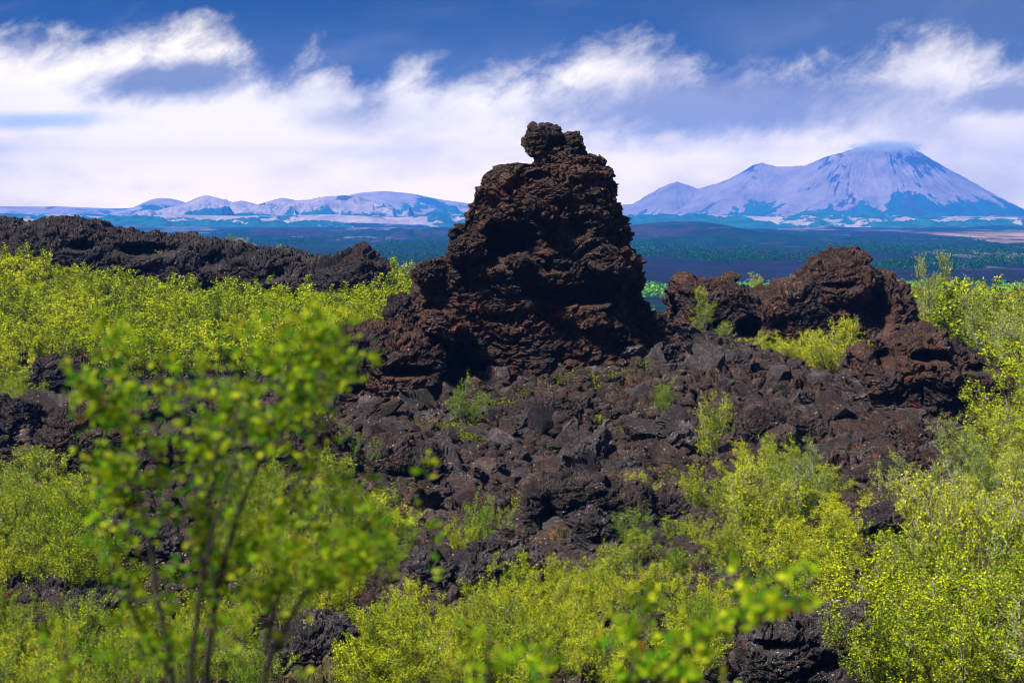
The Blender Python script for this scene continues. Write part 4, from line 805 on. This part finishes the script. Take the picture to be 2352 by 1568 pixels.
# creeping ground cover: heath, moss and reddish bearberry
def cover():
    r = np.random.default_rng(31); pts = []
    spots = [(1430, 880, 40, 8, 260), (1330, 885, 40, 10, 200), (1150, 945, 30, 6, 120), (1000, 1000, 60, 8, 240), (1080, 1010, 30, 8, 160), (1010, 1080, 40, 8, 160), (1520, 935, 20, 6, 90), (1400, 1120, 25, 10, 140), (1560, 1105, 40, 14, 260),
             (1510, 1000, 25, 6, 90), (2000, 1120, 60, 12, 300), (1960, 1160, 50, 14, 240), (1500, 1240, 50, 14, 240), (1250, 1110, 40, 8, 140), (1840, 915, 22, 5, 120), (1480, 850, 60, 5, 60), (1560, 1320, 60, 20, 300), (1180, 1180, 30, 10, 120), (300, 1350, 60, 12, 200),
             (150, 820, 30, 4, 100), (440, 1420, 100, 20, 400), (1700, 1420, 100, 14, 300), (920, 1150, 40, 14, 200), (640, 960, 60, 10, 160), (1440, 1010, 20, 5, 60), (1640, 1000, 30, 8, 100), (1340, 1320, 80, 12, 200), (1860, 1130, 50, 12, 160)]
    spots += [(v[1]+r.normal()*8, v[2]-4, 22+v[3]*0.22, 6, 70) for v in T_ if v[5] and 780 < v[2] < 1330 and 1000 < v[1] < 2000]
    spots += [(r.uniform(900, 1700), r.uniform(900, 1250), r.uniform(12, 34), 5, 60) for _ in range(26)]
    for vx, vy, rx, ry, n in spots:
        for _ in range(n*2):
            x, y, z = hit_fast(vx+r.normal()*rx*0.7, vy+r.normal()*ry*0.7); pts.append((x, y, z+0.16+0.14*r.random()))
    return np.array(pts)
_dg = np.linspace(26, 118, 500)
def hit_fast(vx, vy):
    x, y = S(vx), S(vy); g = near_z(X(x, _dg), _dg); b = np.nonzero(Z(y, _dg) <= g)[0]; k = _dg[b[0]] if len(b) else 118; return X(x, k), k, Z(y, k)
cp = cover(); n0 = len(cp); r_ = np.random.default_rng(4)
cp = np.repeat(cp, 5, 0)+r_.normal(size=(n0*5, 3))*np.array([.10, .16, .03])
lv, lf, var = leaves(cp, 0.042, 9)
M_cover = leaf_mat('heath_leaf', (0.05, 0.085, 0.008, 1), (0.17, 0.19, 0.012, 1), (0.30, 0.28, 0.02, 1), 0.13, 0.3)
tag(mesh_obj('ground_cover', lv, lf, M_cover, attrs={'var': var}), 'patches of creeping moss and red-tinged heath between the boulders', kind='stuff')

# far woodland on the plain, too many crowns to count
M_strip = leaf_mat('strip_leaf', (0.03, 0.12, 0.001, 1), (0.10, 0.28, 0.002, 1), (0.20, 0.40, 0.003, 1), 0.0)
def woodland():
    r = np.random.default_rng(51); n = 9000; d = 560*np.exp(r.random(n)*1.15); ang = r.uniform(-0.30, 0.30, n); x = d*np.tan(ang)
    m = fbm(np.stack([x/60, d/150, 0*x], 1), 80, 4, 0.6)
    keep = (d < 650) | (m > 0.25); x, d = x[keep], d[keep]; n = len(x)
    z = far_z(d); h = r.uniform(1.6, 3.6, n)*np.clip(d/700, .8, 1.4); k = 46
    dirs = r.normal(size=(n, k, 3)); dirs /= np.linalg.norm(dirs, axis=2, keepdims=True); dirs[..., 2] = np.abs(dirs[..., 2])*1.0
    P = np.stack([x, d, z+h*0.25], 1)[:, None]+dirs*(h[:, None]*np.array([[0.75, 0.75, 0.8]]))[:, None]*r.uniform(.55, 1.1, (n, k, 1))
    lv, lf, var = leaves(P.reshape(-1, 3), 0.85, 8)
    near = np.repeat(d < 660, k*4); nf = near.reshape(-1, 4)[:, 0]
    for sel, mt, lb in ((nf, M_strip, 'bright green strip of birch scrub at the near edge of the lava plain'), (~nf, M_wood, 'green birch scrub far off on the lava plain')):
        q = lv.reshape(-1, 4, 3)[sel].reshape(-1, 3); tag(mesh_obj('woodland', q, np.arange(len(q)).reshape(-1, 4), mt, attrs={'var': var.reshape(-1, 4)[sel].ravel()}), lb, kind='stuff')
woodland()

# ------------------------------------------------------------------ out-of-focus saplings close to the camera
def sapling(name, d, stems, seed, label, cat, nt=1.0, leaf=0.0165, tw=(50, 130), wood_r=0.0046, dr=0.28, clusters=()):
    """stems: lists of (view x, view y, radius factor) from the foot up; twigs and leaves grow from them"""
    r = random.Random(seed); root = empty(name, (0, 0, 0)); k = S(1)/F*d; V_, F_ = [], []; LP = []
    def P3(vx, vy, dd): return Vector((X(S(vx), dd), dd, Z(S(vy), dd)))
    def tube(pts, rad, kk=7):
        o = len(V_); n = len(pts)
        for i, p in enumerate(pts):
            t = (pts[min(i+1, n-1)]-pts[max(i-1, 0)]).normalized(); a = t.orthogonal().normalized(); b = t.cross(a)
            for j in range(kk): an = 6.283*j/kk; V_.append(p+(a*math.cos(an)+b*math.sin(an))*rad[i])
        for i in range(n-1):
            for j in range(kk): F_.append((o+i*kk+j, o+i*kk+(j+1) % kk, o+(i+1)*kk+(j+1) % kk, o+(i+1)*kk+j))
    def twig(p, dirn, L, rad, lv, n):
        q = [p]; dd = dirn.normalized()
        for i in range(5): dd = (dd+Vector((r.gauss(0, .14), r.gauss(0, .14), r.gauss(.05, .12)))).normalized(); q.append(q[-1]+dd*L/5)
        tube(q, [rad*(1-.8*i/5) for i in range(6)], 4)
        for _ in range(n):
            g = 0.15+0.85*r.random(); j = min(int(g*5), 4); LP.append(q[j].lerp(q[j+1], g*5-j)+Vector((r.gauss(0, 1), r.gauss(0, 1), r.gauss(0, 1)))*leaf*0.55)
        if lv:
            for _ in range(3):
                g = r.uniform(.3, 1); j = min(int(g*5), 4); an = r.random()*6.28
                twig(q[j].lerp(q[j+1], g*5-j), dd*0.8+Vector((math.cos(an), math.sin(an), .3))*0.8, L*r.uniform(.35, .6), rad*.5, lv-1, max(2, int(n*0.6)))
    for st in stems:
        y0 = d+r.uniform(-dr, dr)*0.3; y1 = y0+r.uniform(-dr, dr); n = 24; c = np.array([p[:3] for p in st], float); L = np.concatenate([[0], np.cumsum(np.hypot(*(np.diff(c[:, :2], axis=0).T)))]); u = np.linspace(0, L[-1], n)
        xs = np.interp(u, L, c[:, 0]); ys = np.interp(u, L, c[:, 1]); rs = np.interp(u, L, c[:, 2]); kk = np.array([.25, .5, .25])
        for _ in range(3): xs[1:-1] = np.convolve(xs, kk, 'valid'); ys[1:-1] = np.convolve(ys, kk, 'valid')
        pts = [P3(xs[i]+r.gauss(0, 2), ys[i], y0+(y1-y0)*i/(n-1)) for i in range(n)]; tube(pts, [wood_r*q for q in rs])
        lo = 0
        for i in range(n-1):
            if ys[i] > 1640: continue
            dens = st[0][3] if len(st[0]) > 3 else 1.0
            for _ in range(int(dens*nt*(2.3+0.8*i/n)+r.random())):
                an = r.random()*6.28; b = (pts[i+1]-pts[i]).normalized(); twig(pts[i].lerp(pts[i+1], r.random()), b*0.6+Vector((math.cos(an), math.sin(an)*0.7, 0.15))*0.8, r.uniform(*tw)*k, wood_r*.34, 1, r.randint(3, 4))
    for vx, vy, rx, ry, n in clusters:
        for _ in range(n): twig(P3(vx+r.gauss(0, rx), vy+r.gauss(0, ry), d+r.uniform(-.2, .2)), Vector((r.gauss(0, .5), r.gauss(0, .5), 1)), r.uniform(*tw)*0.5*k, wood_r*.25, 0, 6)
    mesh_obj('stem', [v[:] for v in V_], F_, M_dark, root, smooth=True)
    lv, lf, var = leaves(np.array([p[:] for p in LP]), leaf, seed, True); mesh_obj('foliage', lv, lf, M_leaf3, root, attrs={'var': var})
    tag(root, label, cat); print(name, len(LP))
sapling('birch_sapling', 4.0, [
    [(430, 2745, 2.2, .5), (405, 1900, 1.9), (392, 1568, 1.6), (355, 1390, 1.4), (322, 1200, 1.1), (312, 1060, .8), (262, 900, .5), (236, 760, .25)],
    [(440, 2745, 2.4, .6), (452, 1900, 2.0), (462, 1568, 1.7), (478, 1390, 1.4), (535, 1190, 1.1), (600, 1040, .8), (655, 870, .5), (690, 745, .25)],
    [(478, 1400, 1.2, .9), (448, 1240, 1.0), (440, 1090, .8), (430, 960, .6), (380, 880, .3)],
    [(490, 1360, 1.1, 1.0), (470, 1200, .9), (500, 1020, .7), (540, 900, .5), (560, 800, .25)],
    [(450, 2745, 2.0, .4), (560, 1800, 1.5), (610, 1500, 1.2), (685, 1370, 1.0), (790, 1245, .7), (890, 1170, .5), (985, 1105, .25)],
    [(690, 1370, .8, .9), (760, 1350, .6), (840, 1270, .3)], [(425, 2745, 1.9, .5), (415, 1900, 1.5), (425, 1560, 1.2), (455, 1300, 1.0), (510, 1130, .8), (560, 1000, .5), (585, 900, .25)],
    [(600, 1500, .9, .8), (640, 1350, .8), (700, 1150, .6), (740, 1000, .4), (800, 900, .2)], [(380, 1560, 1.0, .8), (300, 1420, .7), (250, 1290, .4), (240, 1200, .2)],
    [(600, 1060, .7, 1.2), (690, 930, .5), (790, 850, .25)], [(330, 1230, .7, .9), (260, 1120, .5), (235, 1080, .25)],
    [(650, 900, .5, 1.0), (720, 830, .4), (745, 770, .2)], [(300, 1010, .5, 1.0), (225, 930, .3), (200, 900, .2)]],
    5, 'blurred young birch with forked black stems close to the camera, lower left', 'birch sapling', nt=0.42, tw=(55, 135),
    clusters=[(500, 1330, 120, 80, 22), (420, 1480, 80, 50, 16), (850, 1300, 80, 60, 16), (420, 1250, 80, 90, 16), (560, 1430, 80, 70, 16), (700, 1200, 90, 60, 14), (280, 1080, 40, 60, 10), (820, 1180, 60, 40, 10), (250, 790, 22, 30, 10), (300, 900, 30, 40, 14), (560, 960, 70, 60, 30), (700, 870, 60, 50, 20), (640, 1000, 40, 50, 14), (450, 930, 40, 30, 10), (400, 1050, 60, 50, 18), (620, 1300, 90, 60, 18), (740, 1300, 70, 60, 16), (560, 1240, 60, 80, 18), (330, 1440, 40, 60, 8)])
sapling('birch_twig', 3.7, [[(1300, 2950, 1.6, .3), (1400, 1800, 1.2), (1500, 1560, .9), (1580, 1490, .8), (1680, 1430, .6), (1770, 1360, .4), (1870, 1285, .2)],
    [(1400, 1800, 1.0, .6), (1440, 1600, .7), (1470, 1480, .4), (1475, 1390, .2)], [(1560, 1510, .6, .5), (1700, 1440, .4), (1840, 1405, .2)]], 9,
    'blurred birch branch reaching up right near the bottom edge', 'birch branch', nt=0.8, tw=(30, 80), leaf=0.018, clusters=[(1560, 1560, 70, 40, 22), (1760, 1370, 50, 25, 8)])
sapling('birch_twig', 3.2, [[(1000, 3100, 1.4, .3), (1050, 1900, 1.0), (1130, 1560, .6), (1120, 1400, .3)], [(1060, 1850, .8, .4), (1210, 1600, .5), (1270, 1500, .3)]], 13,
    'blurred birch twig tips at the bottom edge, centre', 'birch twig', nt=0.5, tw=(30, 70), leaf=0.017, clusters=[(1130, 1540, 60, 30, 8)])
sapling('birch_twig', 3.2, [[(60, 3100, 1.2, .3), (90, 1900, .9), (120, 1600, .5), (140, 1480, .25)]], 17, 'blurred birch twig tips in the bottom left corner', 'birch twig', nt=0.6, tw=(30, 70), leaf=0.017, clusters=[(150, 1530, 50, 25, 6)])

# ------------------------------------------------------------------ small things on the plain
def box(V_, F_, x0, x1, y0, y1, z0, z1, inset=0.0, ins_y=0.0):
    o = len(V_)
    V_ += [(x0, y0, z0), (x1, y0, z0), (x1, y1, z0), (x0, y1, z0), (x0+inset, y0+ins_y, z1), (x1-inset, y0+ins_y, z1), (x1-inset, y1-ins_y, z1), (x0+inset, y1-ins_y, z1)]
    F_ += [(o, o+3, o+2, o+1), (o+4, o+5, o+6, o+7), (o, o+1, o+5, o+4), (o+1, o+2, o+6, o+5), (o+2, o+3, o+7, o+6), (o+3, o, o+4, o+7)]
def flat_mat(name, c, rough=0.5):
    m, t, b, o = new_mat(name); g = t.node('ShaderNodeNewGeometry')
    t.l.new(t.mix(t.noise(g.outputs['Position'], 2.0, 3), (c[0]*.85, c[1]*.85, c[2]*.85, 1), (c[0], c[1], c[2], 1)), b.inputs['Base Color']); b.inputs['Roughness'].default_value = rough; return m
M_white = flat_mat('white_paint', (.8, .8, .8), .3); M_glass = flat_mat('dark_glass', (.02, .025, .03), .1); M_tyre = flat_mat('tyre', (.02, .02, .02), .8); M_redroof = flat_mat('red_roof', (.45, .10, .07), .6); M_wall = flat_mat('white_wall', (.75, .74, .72), .7)
def vehicle(name, vx, vy, d, L, H, label, cat, sloped=True):
    x = X(S(vx), d); root = empty(name, (x, d, Z(S(vy), d)-H/2)); W = 2.0
    V_, F_ = [], []; box(V_, F_, -L/2, L/2, -W/2, W/2, .35, H*.55, .04, .03); mesh_obj('body', V_, F_, M_white, root)
    V_, F_ = [], []; box(V_, F_, -L/2+(0.9 if sloped else .2), L/2-.1, -W/2+.08, W/2-.08, H*.55+.003, H, .35, .15); mesh_obj('cabin', V_, F_, M_white, root)
    V_, F_ = [], []; box(V_, F_, -L/2+1.25, L/2-.5, -W/2+.02, W/2-.02, H*.60, H*.86, .12, .07); mesh_obj('window', V_, F_, M_glass, root)
    for sx in (-.32, .32):
        for sy in (-1, 1):
            Vw = []; Fw = []; n = 14
            for yy in (-.11, .11):
                for j in range(n): Vw.append((L*sx+.34*math.cos(6.283*j/n), sy*(W/2-.1)+yy, .34+.34*math.sin(6.283*j/n)))
            for j in range(n): Fw.append((j, (j+1) % n, n+(j+1) % n, n+j))
            mesh_obj('wheel', Vw, Fw, M_tyre, root)
    tag(root, label, cat, 'vehicles parked on the plain'); return root
vehicle('van', 4017/4096*2352, 1103/4096*2352, 1140, 11.5, 3.4, 'long white van standing alone at the far right on the plain', 'van')
vehicle('parked_car', 3914/4096*2352, 1103/4096*2352, 1140, 5.5, 1.9, 'white car parked left of the lone white van on the plain', 'car')
vehicle('parked_car', 3868/4096*2352, 1105/4096*2352, 1140, 6.5, 1.9, 'second white vehicle from the left in the row of parked vehicles', 'car')
vehicle('parked_car', 3854/4096*2352, 1103/4096*2352, 1155, 5.5, 2.0, 'leftmost white vehicle in the row parked behind the birch tips', 'car')
def house(vx, vy, d, L, H, roofm, label):
    x = X(S(vx), d); root = empty('farm_building', (x, d, Z(S(vy), d)-H/2)); W = 9.0
    V_, F_ = [], []; box(V_, F_, -L/2, L/2, -W/2, W/2, 0, H*.5); mesh_obj('wall', V_, F_, M_wall, root)
    V_ = [(-L/2-.4, -W/2-.4, H*.5), (L/2+.4, -W/2-.4, H*.5), (L/2+.4, W/2+.4, H*.5), (-L/2-.4, W/2+.4, H*.5), (-L/2-.4, 0, H), (L/2+.4, 0, H)]
    me = bpy.data.meshes.new('roof'); me.from_pydata(V_, [], [(0, 1, 5, 4), (2, 3, 4, 5), (1, 2, 5), (3, 0, 4), (0, 3, 2, 1)]); me.materials.append(roofm); o = bpy.data.objects.new('roof', me); COL.objects.link(o); o.parent = root
    V_, F_ = [], []
    for i in range(int(L/5)): box(V_, F_, -L/2+2+i*5, -L/2+3.6+i*5, -W/2-.06, -W/2+.02, H*.16, H*.38)
    mesh_obj('windows', V_, F_, M_glass, root); tag(root, label, 'farm building')
house(1702/4096*2352, 1036/4096*2352, 1360, 21, 6, M_wall, 'white low farm building just left of the pillar at the hill foot')
house(1566/4096*2352, 1034/4096*2352, 1360, 18, 5.5, M_redroof, 'red-roofed farm building behind the thicket corner birch')
house(1540/4096*2352, 1034/4096*2352, 1370, 7, 4.5, M_redroof, 'small red-roofed shed left of the red-roofed farm building')
house(1492/4096*2352, 1033/4096*2352, 1365, 5, 4, M_wall, 'tiny white shed at the end of the far left lava ridge')

# cap cloud on the summit
def cap_cloud():
    D = 5600; V_, F_ = [], []; box(V_, F_, X(812, D), X(960, D), D-190, D+200, 140, 218)
    m = bpy.data.materials.new('cloud_mat'); m.use_nodes = True; t = NT(m.node_tree); t.n.clear()
    v = t.node('ShaderNodeVolumePrincipled'); v.inputs['Color'].default_value = (1, 1, 1, 1)
    g = t.node('ShaderNodeNewGeometry'); P = g.outputs['Position']
    q = t.vmath('DIVIDE', t.vmath('SUBTRACT', P, (X(886, D), D, 181)), (150.0, 170.0, 27.0)); ln = t.node('ShaderNodeVectorMath', operation='LENGTH'); t.l.new(q, ln.inputs[0])
    n = t.noise(t.vmath('MULTIPLY', P, (1, 1, 2.2)), 0.016, 5, 0.6)
    f = t.ramp(t.math('ADD', t.math('SUBTRACT', 1.0, ln.outputs['Value']), t.math('MULTIPLY', t.math('SUBTRACT', n, 0.5), 1.6)), 0.15, 0.9)
    t.l.new(t.math('MULTIPLY', f, 0.030), v.inputs['Density'])
    v.inputs['Emission Strength'].default_value = 0.0
    o = t.node('ShaderNodeOutputMaterial'); t.l.new(v.outputs[0], o.inputs['Volume'])
    ob = mesh_obj('cloud', V_, F_, m); tag(ob, 'thin white cloud resting on the mountain summit', kind='stuff')
cap_cloud()
SC.cycles.volume_step_rate = 2.0; SC.cycles.volume_max_steps = 64

# ------------------------------------------------------------------ haze
def haze():
    x0, x1, y0, y1, z0, z1 = -3400, 3400, -60, 7150, -36, 224
    V_ = [(x, y, z) for z in (z0, z1) for y in (y0, y1) for x in (x0, x1)]
    m = bpy.data.materials.new('haze_mat'); m.use_nodes = True; t = NT(m.node_tree); t.n.clear()
    v = t.node('ShaderNodeVolumePrincipled'); v.inputs['Color'].default_value = (0.045, 0.27, 1.0, 1); v.inputs['Density'].default_value = 2.0e-4
    v.inputs['Anisotropy'].default_value = 0.0
    o = t.node('ShaderNodeOutputMaterial'); t.l.new(v.outputs[0], o.inputs['Volume'])
    ob = mesh_obj('haze', V_, [(0, 2, 3, 1), (4, 5, 7, 6), (0, 1, 5, 4), (1, 3, 7, 5), (3, 2, 6, 7), (2, 0, 4, 6)], m); tag(ob, kind='stuff', label='blue haze between the lava field and the far mountain')
haze()
